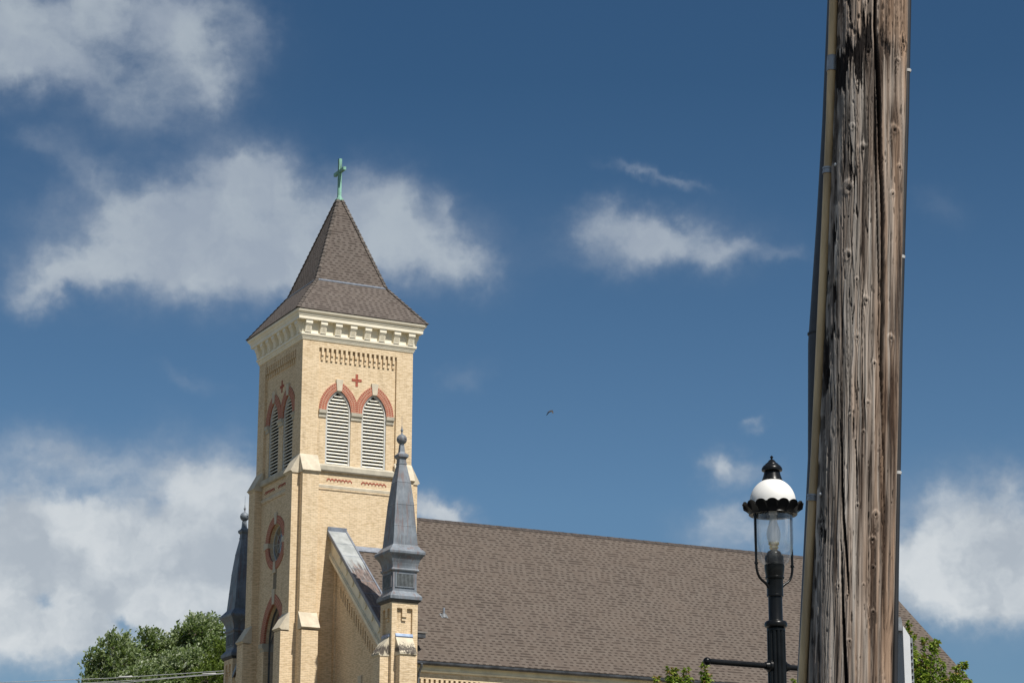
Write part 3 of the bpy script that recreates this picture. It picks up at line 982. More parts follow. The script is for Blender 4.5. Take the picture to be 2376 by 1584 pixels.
# shaded front gable wall, coping, fascia with bosses -------------------
zc = lambda v: 19.04 + .827 * v       # top line of the coping, v <= 0
for mir in (False, True):
    Y = (lambda v: 5 - v) if mir else (lambda v: v)
    TF = lambda s_, n, z: (1.67 - n, Y(s_), z + H)
    fw_ = MB()
    holes = []
    for i in range(21):
        v = -.66 - .235 * i
        zt = 17.17 + .827 * v
        holes.append([(v - .055, zt - .43), (v + .055, zt - .43), (v + .055, zt + .0), (v - .055, zt - .03)])
    wc, wz = -2.86, 10.70
    holes.append([(wc - .86, 5.0)] + pointed(wc, wz, .86, 1.465, 10) + [(wc + .86, 5.0)])
    fw_.wall(TF, [(-5.6, -H - .3), (.0, -H - .3), (.0, 18.1), (-5.6, 13.47)], holes, .11, 0, True)
    for i in range(21):
        v = -.66 - .235 * i
        zt = 17.17 + .827 * v
        fw_.box(v - .055, v + .055, -.11, .03, zt - .50, zt - .44, TF)
    # small pilaster strip against the tower
    fw_.box(-.22, -.002, -.05, .07, -H - .3, 17.6, TF)
    fw_.build('front_gable_wall', M['brick'], church)
    ww = MB()
    gl = [(wc - .86, 5.0)] + pointed(wc, wz, .86, 1.46, 10) + [(wc + .86, 5.0)]
    ww.face([TF(p[0], -.30, p[1]) for p in gl])
    sw = ww.build('gable_window', M['glass'], church)
    ringmesh(pointed(wc, wz, .85, 1.45, 14), pointed(wc, wz, 1.2, 1.86, 14), TF, .03, -.28).build('red_arch', M['red'], sw, uv=True)
    ks = MB()
    ks.prism([(wc - .12, 12.1), (wc + .12, 12.1), (wc + .17, 12.78), (wc - .17, 12.78)], -.05, .06, lambda n, s_, z: TF(s_, n, z))
    ks.build('keystone', M['stone'], sw)
    # coping sheet with raised edges and cross welts
    cp = MB()

    def sl(mb, u0, u1, v0, v1, d0, d1):
        """slab on the slope between two vertical offsets from the coping line"""
        mb.hexa([L(u0, Y(v0), zc(v0) + d0), L(u1, Y(v0), zc(v0) + d0), L(u1, Y(v1), zc(v1) + d0), L(u0, Y(v1), zc(v1) + d0),
                 L(u0, Y(v0), zc(v0) + d1), L(u1, Y(v0), zc(v0) + d1), L(u1, Y(v1), zc(v1) + d1), L(u0, Y(v1), zc(v1) + d1)])
    sl(cp, 1.30, 2.14, -5.62, -.002, -.12, 0)
    cpo = cp.build('gable_coping', M['coping'], church)
    e = MB()
    sl(e, 1.275, 1.31, -5.62, -.002, -.16, .02)
    sl(e, 2.08, 2.15, -5.62, -.002, -.5, .035)
    for i in range(7):
        v = -.85 - i * .74
        sl(e, 1.312, 2.078, v - .012, v, -.05, .008)
    e.box(1.29, 2.12, -.07 if not mir else 5.004, -.004 if not mir else 5.07, zc(0) - .06 + H, zc(0) + .12 + H)
    e.build('edge_strip', M['flash'], cpo)
    fa = MB()
    sl(fa, 1.45, 1.665, -5.60, -.002, -1.14, -.165)
    sl(fa, 1.37, 1.45, -5.60, -.002, -1.14, -.97)
    sl(fa, 1.40, 1.45, -5.60, -.002, -.30, -.165)
    sl(fa, 1.41, 1.45, -5.60, -.002, -.97, -.92)
    fo_ = fa.build('gable_fascia', M['fascia'], church)
    for i in range(7):
        v = -1.05 - i * .667
        zb = 17.60 + .827 * (v + 1.05)
        bs = MB()
        pr = [(.135 * cos(2 * pi * j / 20), .135 * sin(2 * pi * j / 20)) for j in range(20)]
        bs.prism(pr, 1.405, 1.455, lambda s_, p, q: L(s_, Y(v + p), zb + q))
        bs.build('boss', M['fascia'], fo_)

# brick piers with lead pinnacles at both ends of the front -------------
for mir in (False, True):
    my = (lambda y: 5 - y) if mir else (lambda y: y)
    pu, pv, hw = 1.81, -6.15, .54

    def PF(k):
        if k == 0: return lambda s_, n, z: (pu - hw + s_, my(pv - hw - n), z + H)
        if k == 1: return lambda s_, n, z: (pu - hw - n, my(pv - hw + s_), z + H)
        if k == 2: return lambda s_, n, z: (pu - hw + s_, my(pv + hw + n), z + H)
        return lambda s_, n, z: (pu + hw + n, my(pv - hw + s_), z + H)
    p = MB()
    for k in range(4):
        T = PF(k)
        p.wall(T, rect(0, 1.08, 13.60, 15.12), [rect(.21, .86, 13.92, 14.90)], .11, 0, True)
        p.wall(T, rect(0, 1.08, -H - .3, 13.60))
        p.box(.435, .63, -.11, -.001, 14.57, 14.899, T)
        p.box(.445, .62, -.11, -.05, 14.44, 14.57, T)
        if k in (0, 1):
            p.box(.19, .84, -.05, .38, -H - .3, 13.10, T)
    pier = p.build('corner_pier', M['brick'], church)
    for k in (0, 1):
        T = PF(k)
        c = MB()
        c.prism([(-.02, 13.06), (.38, 13.06), (.43, 13.10), (.44, 13.17), (.01, 13.82), (-.02, 13.82)], .165, .865, lambda s_, n, z: T(s_, n, z))
        c.build('pier_cap', M['stone_dirty'], pier)
        c = MB()
        c.prism([(-.03, 13.81), (.045, 13.79), (.055, 13.83), (.012, 13.93), (-.03, 13.93)], .155, .875, lambda s_, n, z: T(s_, n, z))
        c.build('cap_flashing', simple('blue_lead_strip', (.22, .29, .42), .4, metal=.3, var=.15), pier)
    # metal outlet box on the nave side
    c = MB()
    c.box(pu + hw - .01, pu + hw + .58, *sorted((my(pv - .02), my(pv + .3))), 13.92 + H, 14.09 + H)
    c.box(pu + hw - .01, pu + hw + .30, *sorted((my(pv + .03), my(pv + .2))), 13.70 + H, 13.92 + H)
    c.build('outlet_box', M['lead_dark'], pier)
    c = MB()
    c.box(pu + hw - .005, pu + hw + .64, *sorted((my(pv - .05), my(pv + .33))), 14.092 + H, 14.15 + H)
    c.build('outlet_lid', M['panel'], pier)
    # pinnacle
    cy = my(pv)
    s = MB()
    s.sqlathe([(h_, z + H) for h_, z in ((.53, 15.10), (.545, 15.125), (.63, 15.20), (.635, 15.23))], pu, cy)
    pin = s.build('pinnacle', M['lead_dark'], church)
    s = MB()
    s.sqlathe([(h_, z + H) for h_, z in ((.60, 15.232), (.66, 15.24), (.665, 15.36), (.62, 15.42), (.53, 15.52), (.50, 15.56), (.50, 16.28), (.515, 16.33), (.555, 16.35), (.57, 16.39),
                                         (.555, 16.43), (.52, 16.45), (.525, 16.53), (.55, 16.65), (.60, 16.78), (.67, 16.90), (.735, 16.98), (.745, 17.0), (.75, 17.08), (.735, 17.10), (.53, 17.33), (.515, 17.36))], pu, cy)
    s.build('pinnacle_base', M['lead'], pin)
    s = MB()
    s.sqlathe([(h_, z + H) for h_, z in ((.512, 17.355), (.455, 18.10), (.46, 18.10), (.46, 18.12), (.453, 18.13), (.39, 18.95), (.397, 18.95), (.397, 18.97), (.389, 18.98), (.285, 19.85), (.292, 19.85), (.292, 19.87), (.283, 19.88),
                                         (.15, 20.58), (.165, 20.59), (.165, 20.64), (.145, 20.65), (.14, 20.80), (.21, 20.88), (.215, 20.97), (.19, 20.99), (.12, 21.05), (.10, 21.10), (.078, 21.38))], pu, cy)
    s.build('spire', M['lead'], pin)
    s = MB()
    s.sphere((pu, cy, 21.60 + H), .205, 14)
    s.lathe([(.10, 21.36 + H), (.095, 21.40 + H), (.07, 21.43 + H)], pu, cy, 12)
    for a in range(4):
        s.sphere((pu + .205 * cos(a * pi / 2 + .3), cy + .205 * sin(a * pi / 2 + .3), 21.62 + H), .035, 6)
    s.lathe([(.045, 21.78 + H), (.04, 21.84 + H), (.025, 21.88 + H), (.05, 21.94 + H), (.055, 21.98 + H), (.025, 22.04 + H), (.015, 22.14 + H)], pu, cy, 10)
    s.tube([(pu, cy, 22.1 + H), (pu, cy, 22.55 + H)], .006, 6)
    s.build('ball_finial', M['lead'], pin, smooth=True)
    for k in range(4):
        T = (lambda k_: {0: lambda s_, n, z: (pu + s_, cy - .5 - n, z + H), 1: lambda s_, n, z: (pu - .5 - n, cy + s_, z + H),
                         2: lambda s_, n, z: (pu + s_, cy + .5 + n, z + H), 3: lambda s_, n, z: (pu + .5 + n, cy + s_, z + H)}[k_])(k)
        fr = MB()
        fr.box(-.36, .36, .002, .006, 15.74, 16.22, T)
        fr.build('louvre_dark', M['dark'], pin)  # flat dark plate painted as the shaded recess behind the ribs
        fr = MB()
        for i in range(13):
            a = -.34 + i * .0567 - .014
            fr.box(a, a + .028, .007, .03, 15.745, 16.215, T)
        fr.build('louvre_ribs', M['leadribs'], pin)
        fr = MB()
        for s0, s1, z0, z1 in ((-.41, -.362, 15.70, 16.26), (.362, .41, 15.70, 16.26), (-.362, .362, 15.70, 15.74), (-.362, .362, 16.22, 16.26)):
            fr.box(s0, s1, .002, .035, z0, z1, T)
        fr.build('louvre_surround', M['lead'], pin)

# ------------------------------------------------------------------ wooden utility pole (about 9 m away)
PX, PY = 1.247, 9.0


def pole_axis(z):                       # z above ground; the pole leans a little
    return Vector((PX + .0679 * (z - 2.779), PY, z))


def pole_r(z):
    return float(np.interp(z - H, [-2, 1.179, 2.047, 2.988, 3.889, 10], [.172, .1522, .1447, .1395, .1361, .115]))


DC = Vector((-1.34, -9.0, 0)).normalized()       # from pole towards the street side it is seen from
DR = Vector((9.0, -1.34, 0)).normalized()


def vnoise(x, y, seed=0):
    xi, yi = np.floor(x).astype(np.int64), np.floor(y).astype(np.int64)
    xf, yf = x - xi, y - yi
    u_, v_ = xf * xf * (3 - 2 * xf), yf * yf * (3 - 2 * yf)

    def h(a, b_):
        n = (a * 374761393 + b_ * 668265263 + seed * 974634777) & 0x7fffffff
        n = ((n ^ (n >> 13)) * 1274126177) & 0x7fffffff
        return ((n ^ (n >> 16)) & 0xffff) / 65535.0
    return (h(xi, yi) * (1 - u_) + h(xi + 1, yi) * u_) * (1 - v_) + (h(xi, yi + 1) * (1 - u_) + h(xi + 1, yi + 1) * u_) * v_


# drying cracks: (height above eye level, position across the visible half -1..1, half-width m, depth m)
def S(x, y):
    return (x - np.interp(y, [0, 500, 1050, 1584], [2026.4, 2006.8, 1985, 1972])) / np.interp(y, [0, 500, 1050, 1584], [79.5, 83.5, 89, 96])


def Zr(y):
    return float(np.interp(y, [-300, 0, 500, 1050, 1584, 1900], [4.45, 3.889, 2.988, 2.047, 1.179, .65]))


CRACKS = [
    ([(2031, -250), (2031, 0), (2030, 95), (2034, 150), (2037, 260), (2040, 380), (2045.5, 500), (2046, 640), (2044, 745), (2040, 850), (2041, 950), (2044, 1030), (2046, 1150), (2050, 1300)],
     [(-250, 4.5), (0, 4.5), (95, 5.), (200, 5.5), (400, 5.0), (700, 5.5), (900, 4.0), (1030, 2.4), (1150, 1.2), (1300, .2)], .034),
    ([(2030, 100), (2029, 200), (2029.5, 300), (2030, 420), (2034, 600), (2036, 700), (2033, 800), (2036, 900)], [(100, .5), (160, 2.4), (300, 2.6), (520, 2.0), (700, 2.4), (900, .4)], .016),
    ([(1945, 990), (1948, 1050), (1950.7, 1152), (1957.5, 1254), (1966, 1356), (1969, 1400)], [(990, .5), (1050, 2.4), (1250, 4.), (1356, 3.2), (1400, .5)], .026),
    ([(1949, 1270), (1951, 1300), (1953.4, 1390), (1957.5, 1476), (1964.3, 1584), (1968, 1700)], [(1270, .5), (1330, 2.6), (1480, 4.4), (1584, 5.4), (1700, 5)], .030),
    ([(1976, 975), (1976, 1040)], [(975, .4), (1005, 2.), (1040, .4)], .012),
    ([(1981, 1040), (1983, 1100), (1986, 1190)], [(1040, 1.4), (1100, 1.6), (1190, .3)], .012),
    ([(1998, 700), (1996, 900), (1995, 1040), (1994, 1200)], [(700, .3), (800, 1.0), (1000, 1.1), (1200, .3)], .008),
    ([(2010, 1080), (2012, 1250), (2016, 1500)], [(1080, .3), (1250, 1.2), (1500, .4)], .010),
    ([(2036, 1050), (2044, 1250), (2050, 1450), (2052, 1584)], [(1050, .4), (1250, 1.5), (1450, 1.2), (1584, .8)], .010),
    ([(1925, 800), (1922, 1000), (1920, 1200), (1919, 1400)], [(800, .3), (1000, 1.0), (1200, 1.0), (1400, .3)], .007),
    ([(1960, 300), (1957, 480), (1955, 640)], [(300, .3), (480, 1.0), (640, .3)], .007),
]
KNOTS = [(1967.5, 459, 11), (2001, 374, 8), (1977.7, 322, 6), (2073, 327, 8), (1990, 225, 5), (2081, 168, 5), (2014, 153, 6), (2095, 115, 7), (2068, 472, 5), (2084, 407, 5),
         (1965.6, 617.5, 9), (2005.6, 724.5, 7), (1985, 808, 6), (2061.8, 805, 6), (1914.7, 880.7, 9), (2024, 868, 4.5), (2009, 958, 4.5), (1985.6, 675, 4), (2028, 1213, 6.5), (2020.5, 1271, 6),
         (2023, 1335, 4.5), (1903.7, 1237, 8), (1944, 1375, 5), (1904.7, 1217, 4), (1965, 1399, 3.5), (2024, 1435, 4), (1971, 1502, 4), (1985.7, 1193, 4), (2002, 1375, 3), (1968, 985, 3.5), (1999, 1023, 3.5)]
BURN = [(1956, 170, 15, 28, 1.3), (1962, 140, 16, 16, 1.0), (1992, 150, 9, 30, 1.3), (1994, 195, 6, 26, 1.1), (2013, 140, 11, 14, 1.1), (2014, 110, 8, 22, .8), (2058, 140, 7, 14, .8), (2046, 115, 5, 14, .7), (2078, 155, 4, 15, .8),
        (1978, 430, 6, 16, 1.2), (1972, 380, 3.5, 30, .8), (2096, 115, 5, 14, 1.0), (1947, 200, 10, 14, .8), (2002, 80, 5, 20, .7), (1972, 40, 4, 14, .8), (1973, 66, 4, 8, .8), (1935, 560, 6, 30, .6),
        (1918, 650, 5, 14, 1.0), (1934, 702, 4, 22, .8), (1930, 780, 6, 16, .8), (1914, 840, 6, 40, .9), (1912, 890, 7, 24, .9), (1975, 745, 3, 10, .9), (1998, 735, 3, 14, .8), (1907, 1240, 10, 20, .8), (1985, 520, 3, 12, .9), (2010, 560, 2.5, 8, .8),
        (1984, 930, 3, 9, .8), (2000, 930, 2.5, 6, .8), (1927, 940, 3, 20, .6), (1941, 160, 8, 30, .8)]

NT_, zs = 340, np.concatenate([np.linspace(-.3, 2.3, 14, endpoint=False), np.linspace(2.3, 6.0, 1050), np.linspace(6.06, 9.6, 14)])
th = np.linspace(0, 2 * pi, NT_, endpoint=False)
# pack the rows of vertices towards the weathered, sun-facing half
th = th - .35 * np.sin(th)
TH, ZZ = np.meshgrid(th, zs)
thw = (TH + pi) % (2 * pi) - pi
front = np.cos(thw) > 0.02
R0 = np.interp(ZZ - H, [-2, 1.179, 2.047, 2.988, 3.889, 10], [.172, .1522, .1447, .1395, .1361, .115])
SS = np.where(front, np.sin(thw), np.sign(np.sin(thw)) * 3)
zr = ZZ - H
ypix = np.interp(zr, [.65, 1.179, 2.047, 2.988, 3.889, 4.45], [1900, 1584, 1050, 500, 0, -300])
hwp = np.interp(ypix, [0, 500, 1050, 1584], [79.5, 83.5, 89, 96])
xc_ = np.interp(ypix, [0, 500, 1050, 1584], [2026.4, 2006.8, 1985, 1972])
XP = xc_ + SS * hwp                       # a flat chart of the front of the trunk, 2.4 mm to a unit
kx, ky, deep, knotm, burnm = np.zeros_like(XP), np.zeros_like(XP), np.zeros_like(XP), np.zeros_like(XP), np.zeros_like(XP)
pale = np.zeros_like(XP)
# grain bends round the knots
wig = vnoise(XP / 3.5, ypix / 5.0, 51) - .5
for (x_, y_, r_) in KNOTS:
    dx, dy = XP - x_, (ypix - y_)
    near = np.exp(-(dx / (r_ * 1.7)) ** 2 - (dy / (r_ * 3.6)) ** 2)
    kx += np.sign(dx + 1e-6) * near * r_ * .8 * np.exp(-np.abs(dx) / (r_ * 1.6))
    d2 = np.sqrt((dx / r_) ** 2 + (dy / (r_ * 1.35)) ** 2) + wig * .35
    core = np.sqrt(((dx - .1 * r_) / r_) ** 2 + ((dy - .15 * r_) / (r_ * 1.2)) ** 2) + wig * .3
    knotm = np.maximum(knotm, np.clip(1.25 - core / .52, 0, 1))
    knotm = np.maximum(knotm, .55 * np.exp(-((d2 - .95) / .13) ** 2))
    ring = np.exp(-((d2 - .8) / .3) ** 2)
    deep += -.0014 * ring * (r_ / 8) + .009 * np.clip(1 - core / .5, 0, 1)
    pale = np.maximum(pale, np.exp(-((d2 - 1.15) / .4) ** 2) * np.clip(.25 - .75 * dy / r_, .0, 1))  # pale halo round each knot, with a highlight painted on its upper side
XG = XP - kx + 5 * (vnoise(XP / 60, ypix / 260, 3) - .5) + 2.4 * (vnoise(XP / 14, ypix / 90, 4) - .5)
yj = ypix + 62 * (vnoise(XG / 3.2, ypix / 240, 61) - .5) + 34 * (vnoise(XG / 1.5, ypix / 90, 62) - .5)
xj = XP + 7 * (vnoise(XP / 9, ypix / 22, 63) - .5)
for (x_, y_, rx_, ry_, a_) in BURN:
    d2 = ((xj - x_) / rx_) ** 2 + ((yj - y_) / ry_) ** 2
    burnm += 2.1 * a_ * np.exp(-d2)
streak = vnoise(XG / 2.2, ypix / 26, 9) * .6 + vnoise(XG / 4.5, ypix / 60, 12) * .4
streak = streak + .35 * (vnoise(XG / 1.3, ypix / 9, 13) - .5)
burnm *= 1.12
burn = np.clip((burnm * (.30 + 1.25 * streak) - .46) * 4, 0, 1)
# dark flecks and torn spots strewn over the weathered face
fleck = np.zeros_like(XP)
frng = random.Random(4)
xrow = xc_[:, 0]
hrow = hwp[:, 0]
yrow = ypix[:, 0]
for i in range(330):
    y_ = frng.uniform(-40, 1620)
    if i % 3 == 0: y_ = frng.uniform(-30, 150)
    xc0, h0 = np.interp(-y_, -yrow, xrow), np.interp(-y_, -yrow, hrow)
    s_ = frng.uniform(-.97, .97)
    if i % 5 == 1: s_ = frng.uniform(-.98, -.55)
    x_ = xc0 + s_ * h0
    big = frng.random() ** 3
    rx_, ry_, a_ = .9 + 1.6 * big, 3 + 10 * big + frng.random() * 3, frng.uniform(.45, 1)
    rows = np.where(np.abs(yrow - y_) < ry_ * 2.2)[0]
    if not len(rows): continue
    sl_ = slice(rows[0], rows[-1] + 1)
    d2 = ((XG[sl_] - x_ + wig[sl_] * 1.5) / rx_) ** 2 + ((ypix[sl_] - y_) / ry_) ** 2
    fleck[sl_] = np.maximum(fleck[sl_], a_ * np.clip(1.5 - d2 * 1.2, 0, 1))
upper = np.clip((230 - ypix) / 130, 0, 1) * np.clip((XP - 1940) / 20, 0, 1) * np.clip((2070 - XP) / 20, 0, 1)
d3 = vnoise(XG / 4.0, ypix / 17, 31)
fleck = np.maximum(fleck, upper * np.clip((d3 - .68) * 6, 0, 1))
edge = np.clip((-SS - .62) / .3, 0, 1) * (np.abs(SS) < 1.01)
d4 = vnoise(XG / 6, ypix / 34, 33)
fleck = np.maximum(fleck, edge * np.clip((d4 - .5) * 4, 0, 1) * .9)
# long hairline checks along the grain
hair = np.zeros_like(XP)
for i in range(95):
    y_ = frng.uniform(-100, 1650)
    ln_ = frng.uniform(60, 330)
    xc0, h0 = np.interp(-y_, -yrow, xrow), np.interp(-y_, -yrow, hrow)
    s_ = frng.uniform(-.97, .97)
    wd_ = frng.uniform(.7, 1.7)
    rows = np.where(np.abs(yrow - y_) < ln_)[0]
    if not len(rows): continue
    sl_ = slice(rows[0], rows[-1] + 1)
    f_ = np.clip(1.0 - np.abs(ypix[sl_] - y_) / ln_, 0, 1) ** .5
    x_ = xc_[sl_] + s_ * hwp[sl_]
    hair[sl_] = np.maximum(hair[sl_], f_ * np.clip(1.6 - np.abs(XG[sl_] - x_) / wd_, 0, 1) * frng.uniform(.5, 1))
hair = np.clip(hair, 0, 1)
# grain relief
grain = vnoise(XG / 3.0, ypix / 170, 5) * .5 + vnoise(XG / 6.5, ypix / 320, 6) * .5 + vnoise(XG / 1.6, ypix / 80, 7) * .25
ridge = np.abs(vnoise(XG / 7.0, ypix / 420, 8) - .5) * 2
ridge2 = np.abs(vnoise(XG / 3.6, ypix / 260, 18) - .5) * 2
patchy = np.clip((vnoise(XG / 9.0, ypix / 120, 19) - .38) * 5, 0, 1)
groove = np.clip(np.maximum(np.clip(1 - ridge / .14, 0, 1), np.clip(1 - ridge2 / .12, 0, 1) * .8) * patchy, 0, 1)
depth = .0024 * grain - .004 * groove - deep - .004 * hair - .004 * fleck - .004 * burn
back = ~front
crackm = np.zeros_like(XP)
for pts, wd, dp in CRACKS:
    py_ = [p[1] for p in pts]
    px_ = np.interp(ypix, py_, [p[0] for p in pts])
    wv = np.interp(ypix, [q[0] for q in wd], [q[1] for q in wd])
    px_ = px_ + 2.0 * (vnoise(ypix / 45, ypix * 0 + dp * 900, 14) - .5)
    inside = (ypix >= py_[0]) & (ypix <= py_[-1])
    q = np.clip(1 - np.abs(XP - px_) / np.maximum(wv, .05), 0, 1)
    q = np.clip(q * 2.2, 0, 1) * inside * (wv > .25)
    crackm = np.maximum(crackm, q)
    depth = depth - dp * q * (.75 + .25 * vnoise(XP / 3, ypix / 20, 15))
bx = TH * 40
gb = vnoise(bx / 3.0, ypix / 170, 5) * .6 + vnoise(bx / 6.5, ypix / 320, 6) * .6
depth = np.where(back, .0035 * gb, depth)
for arr in (burn, fleck, knotm, crackm, pale):
    arr[back] = 0
RR = R0 + depth
ax_x = PX + .0679 * (ZZ - 2.779)
VX = ax_x + RR * (np.cos(TH) * DC.x + np.sin(TH) * DR.x)
VY = PY + RR * (np.cos(TH) * DC.y + np.sin(TH) * DR.y)
verts = np.stack([VX, VY, ZZ], -1).reshape(-1, 3)
nr_ = len(zs)
ii, jj = np.meshgrid(np.arange(nr_ - 1), np.arange(NT_), indexing='ij')
j2 = (jj + 1) % NT_
quads = np.stack([ii * NT_ + jj, ii * NT_ + j2, (ii + 1) * NT_ + j2, (ii + 1) * NT_ + jj], -1).reshape(-1, 4)
me = bpy.data.meshes.new('wood_shaft')
me.vertices.add(len(verts) + 1)
allv = np.concatenate([verts, [[float(pole_axis(9.6).x), PY, 9.62]]])
me.vertices.foreach_set('co', allv.ravel())
capf = [(nr_ - 1) * NT_ + k for k in range(NT_)]
loops = np.concatenate([quads.ravel(), np.array([[capf[k], capf[(k + 1) % NT_], len(verts)] for k in range(NT_)]).ravel()]).astype(np.int32)
starts = np.concatenate([np.arange(len(quads)) * 4, len(quads) * 4 + np.arange(NT_) * 3]).astype(np.int32)
me.loops.add(len(loops))
me.loops.foreach_set('vertex_index', loops)
me.polygons.add(len(starts))
me.polygons.foreach_set('loop_start', starts)
me.update(calc_edges=True)
me.polygons.foreach_set('use_smooth', np.ones(len(starts), dtype=bool))
# wood colouring: tone of the grain, redness, worn dark marks, shade painted into cracks and grooves
tone = np.clip(.47 + 1.45 * (vnoise(XG / 4.2, ypix / 190, 41) * .5 + vnoise(XG / 2.2, ypix / 120, 42) * .35 + vnoise(XG / 9, ypix / 260, 43) * .35 - .6) + .22 * (vnoise(XP / 30, ypix / 60, 45) - .5) - .45 * groove + .55 * pale, 0, 1)
warm = np.clip(.22 + .42 * np.clip((SS - .05) * 1.3, -.5, 1) + .95 * (vnoise(XG / 6, ypix / 190, 44) - .5) + .15 * np.clip((ypix - 900) / 400, 0, 1), 0, 1)
topb = np.clip((165 + 50 * (vnoise(XG / 4, ypix / 80, 70) - .5) - ypix) / 60, 0, 1) * front
warm = np.clip(warm + .42 * topb, 0, 1)
tone = np.clip(tone + .20 * topb, 0, 1)
wear_shade = np.clip(np.maximum.reduce([burn, fleck * .85, knotm * .85, crackm, groove * .3, hair * .55]), 0, 1)
tone = np.where(back, .15 + .62 * gb / 1.2, tone)
warm = np.where(back, .3, warm)
at = me.attributes.new('wood', 'FLOAT_COLOR', 'POINT')
colr = np.stack([tone, warm, wear_shade, np.ones_like(tone)], -1).reshape(-1, 4)
at.data.foreach_set('color', np.concatenate([colr, [[.4, .3, 0, 1]]]).astype(np.float32).ravel())

mt, t, b = mat('weathered_pole_wood')
a_ = t.new('ShaderNodeAttribute', attribute_name='wood')
tn, wm, we = t.sep(a_.outputs['Color'])
ob = t.new('ShaderNodeTexCoord').outputs['Object']
fine = t.noise(t.mapping(ob, scale=(1, 1, .018)), 420, 5, .65)
tn2 = t.math('ADD', tn, t.math('MULTIPLY', t.math('SUBTRACT', fine, .5), .95), clamp=True)
grey = t.mix(tn2, (.045, .038, .033), (.53, .475, .42))
brown = t.mix(tn2, (.055, .033, .022), (.43, .295, .205))
c_ = t.mix(wm, grey, brown)
c_ = t.mix(we, c_, (.014, .011, .010))
t.put(b.inputs['Base Color'], c_)
b.inputs['Roughness'].default_value = .85
b.inputs['Specular IOR Level'].default_value = .12
bp = t.new('ShaderNodeBump')
bp.inputs['Strength'].default_value = .6
bp.inputs['Distance'].default_value = .003
t.l.new(fine, bp.inputs['Height'])
t.l.new(bp.outputs[0], b.inputs['Normal'])
me.materials.append(mt)
pole = thing('utility_pole', 'weathered grey-brown wooden utility pole with knots, a long crack and pipes up its side', 'utility pole', (float(pole_axis(0).x), PY, 0))
POLE_LOC = pole.location.copy()
shaft = bpy.data.objects.new('wood_shaft', me)
COL.objects.link(shaft)
me.transform(Matrix.Translation(-POLE_LOC))
shaft.parent = pole


def rel(p): return Vector(p) - POLE_LOC


def at_pole(z, s_, out, toward):
    """point beside the pole: s_ metres across from its axis, toward = metres to the near side"""
    return rel(pole_axis(z) + DR * s_ + DC * toward)


M['conduit'] = simple('olive_conduit', (.60, .43, .225), .45, metal=0., var=.22, scale=5, stretch=(4, 4, .4))
M['guard'] = simple('dark_grey_guard', (.045, .049, .056), .5, var=.12)
M['galv'] = simple('dull_galvanised', (.33, .34, .35), .45, metal=.5, var=.2, scale=20)
M['cable'] = simple('black_cable', (.018, .018, .02), .5, var=.2)
M['clip'] = simple('white_clip', (.42, .42, .41), .5, var=.05)

# left conduit: a little off the wood, its distance from the pole axis at four heights
HT = [1.179, 2.047, 2.988, 3.889, 4.4]


def lat(x, y):      # chart column -> metres across from the axis
    return float((x - np.interp(y, [0, 500, 1050, 1584], [2026.4, 2006.8, 1985, 1972])) * np.interp(y, [0, 500, 1050, 1584], [.1361 / 79.5, .1395 / 83.5, .1447 / 89, .1522 / 96]))


def side_run(pts, toward):
    out = []
    ys = [p[1] for p in pts]
    xs = [p[0] for p in pts]
    for z in (-1.6, .3, 1.179, 1.6, 2.047, 2.5, 2.988, 3.4, 3.889, 4.6, 6.2):
        y_ = float(np.interp(z, [-1.6, .65, 1.179, 2.047, 2.988, 3.889, 4.45, 6.2], [3100, 1900, 1584, 1050, 500, 0, -300, -1250]))
        yc = min(max(y_, 0), 1584)
        x_ = float(np.interp(yc, ys, xs))
        out.append(at_pole(z + H, lat(x_, yc), 0, toward))
    return out


cpts = [(1934.5, 0), (1932, 130), (1915, 500), (1887, 1050), (1862, 1584)]
c = MB()
c.tube(side_run(cpts, -.005), .0172, 16)
cond = c.build('conduit', M['conduit'], pole, smooth=True)
c = MB()
gp = [(1942, 0), (1930, 260), (1915, 500), (1894.5, 760), (1893, 1050), (1873, 1584)]
run = side_run(gp, -.075)
c.tube(run, .040, 20)
guard = c.build('cable_guard', M['guard'], pole, smooth=True)


def z_of(y): return Zr(y) + H


def run_at(pts, toward, y):
    x_ = float(np.interp(y, [p[1] for p in pts], [p[0] for p in pts]))
    return at_pole(z_of(y), lat(x_, y), 0, toward)


c = MB()
c.tube([run_at(cpts, -.005, 163), run_at(cpts, -.005, 145), run_at(cpts, -.005, 128)], .0225, 16)
c.build('coupling', M['galv'], cond, smooth=True)
c = MB()
c.tube([run_at(gp, -.075, 765), run_at(gp, -.075, 761)], .0425, 20)
c.build('guard_joint', M['cable'], guard, smooth=True)
for y in (397, 1158):
    c = MB()
    p0 = run_at(cpts, -.005, y + 4)
    p1 = run_at(cpts, -.005, y - 6)
    ax = (p1 - p0).normalized()
    c.tube([p0, p0 + ax * .008, p0 + ax * .009, p0 + ax * .018], [.0225, .0225, .0205, .0205], 16)
    c.tube([p0 + ax * .019, p0 + ax * .026], .0225, 16)
    q = p0 + ax * .012
    for dz in (0,):
        a0 = q + DR * .014 + DC * .012
        a1 = q + DR * .044 + DC * .068
        up = Vector((0, 0, .011))
        th_ = DC * .003
        c.hexa([a0 - up - th_, a1 - up - th_, a1 - up + th_, a0 - up + th_, a0 + up - th_, a1 + up - th_, a1 + up + th_, a0 + up + th_])
    c.sphere(tuple(a1 + DC * .004 - DR * .012), .008, 6)
    c.build('strap', M['galv'], cond, smooth=True)

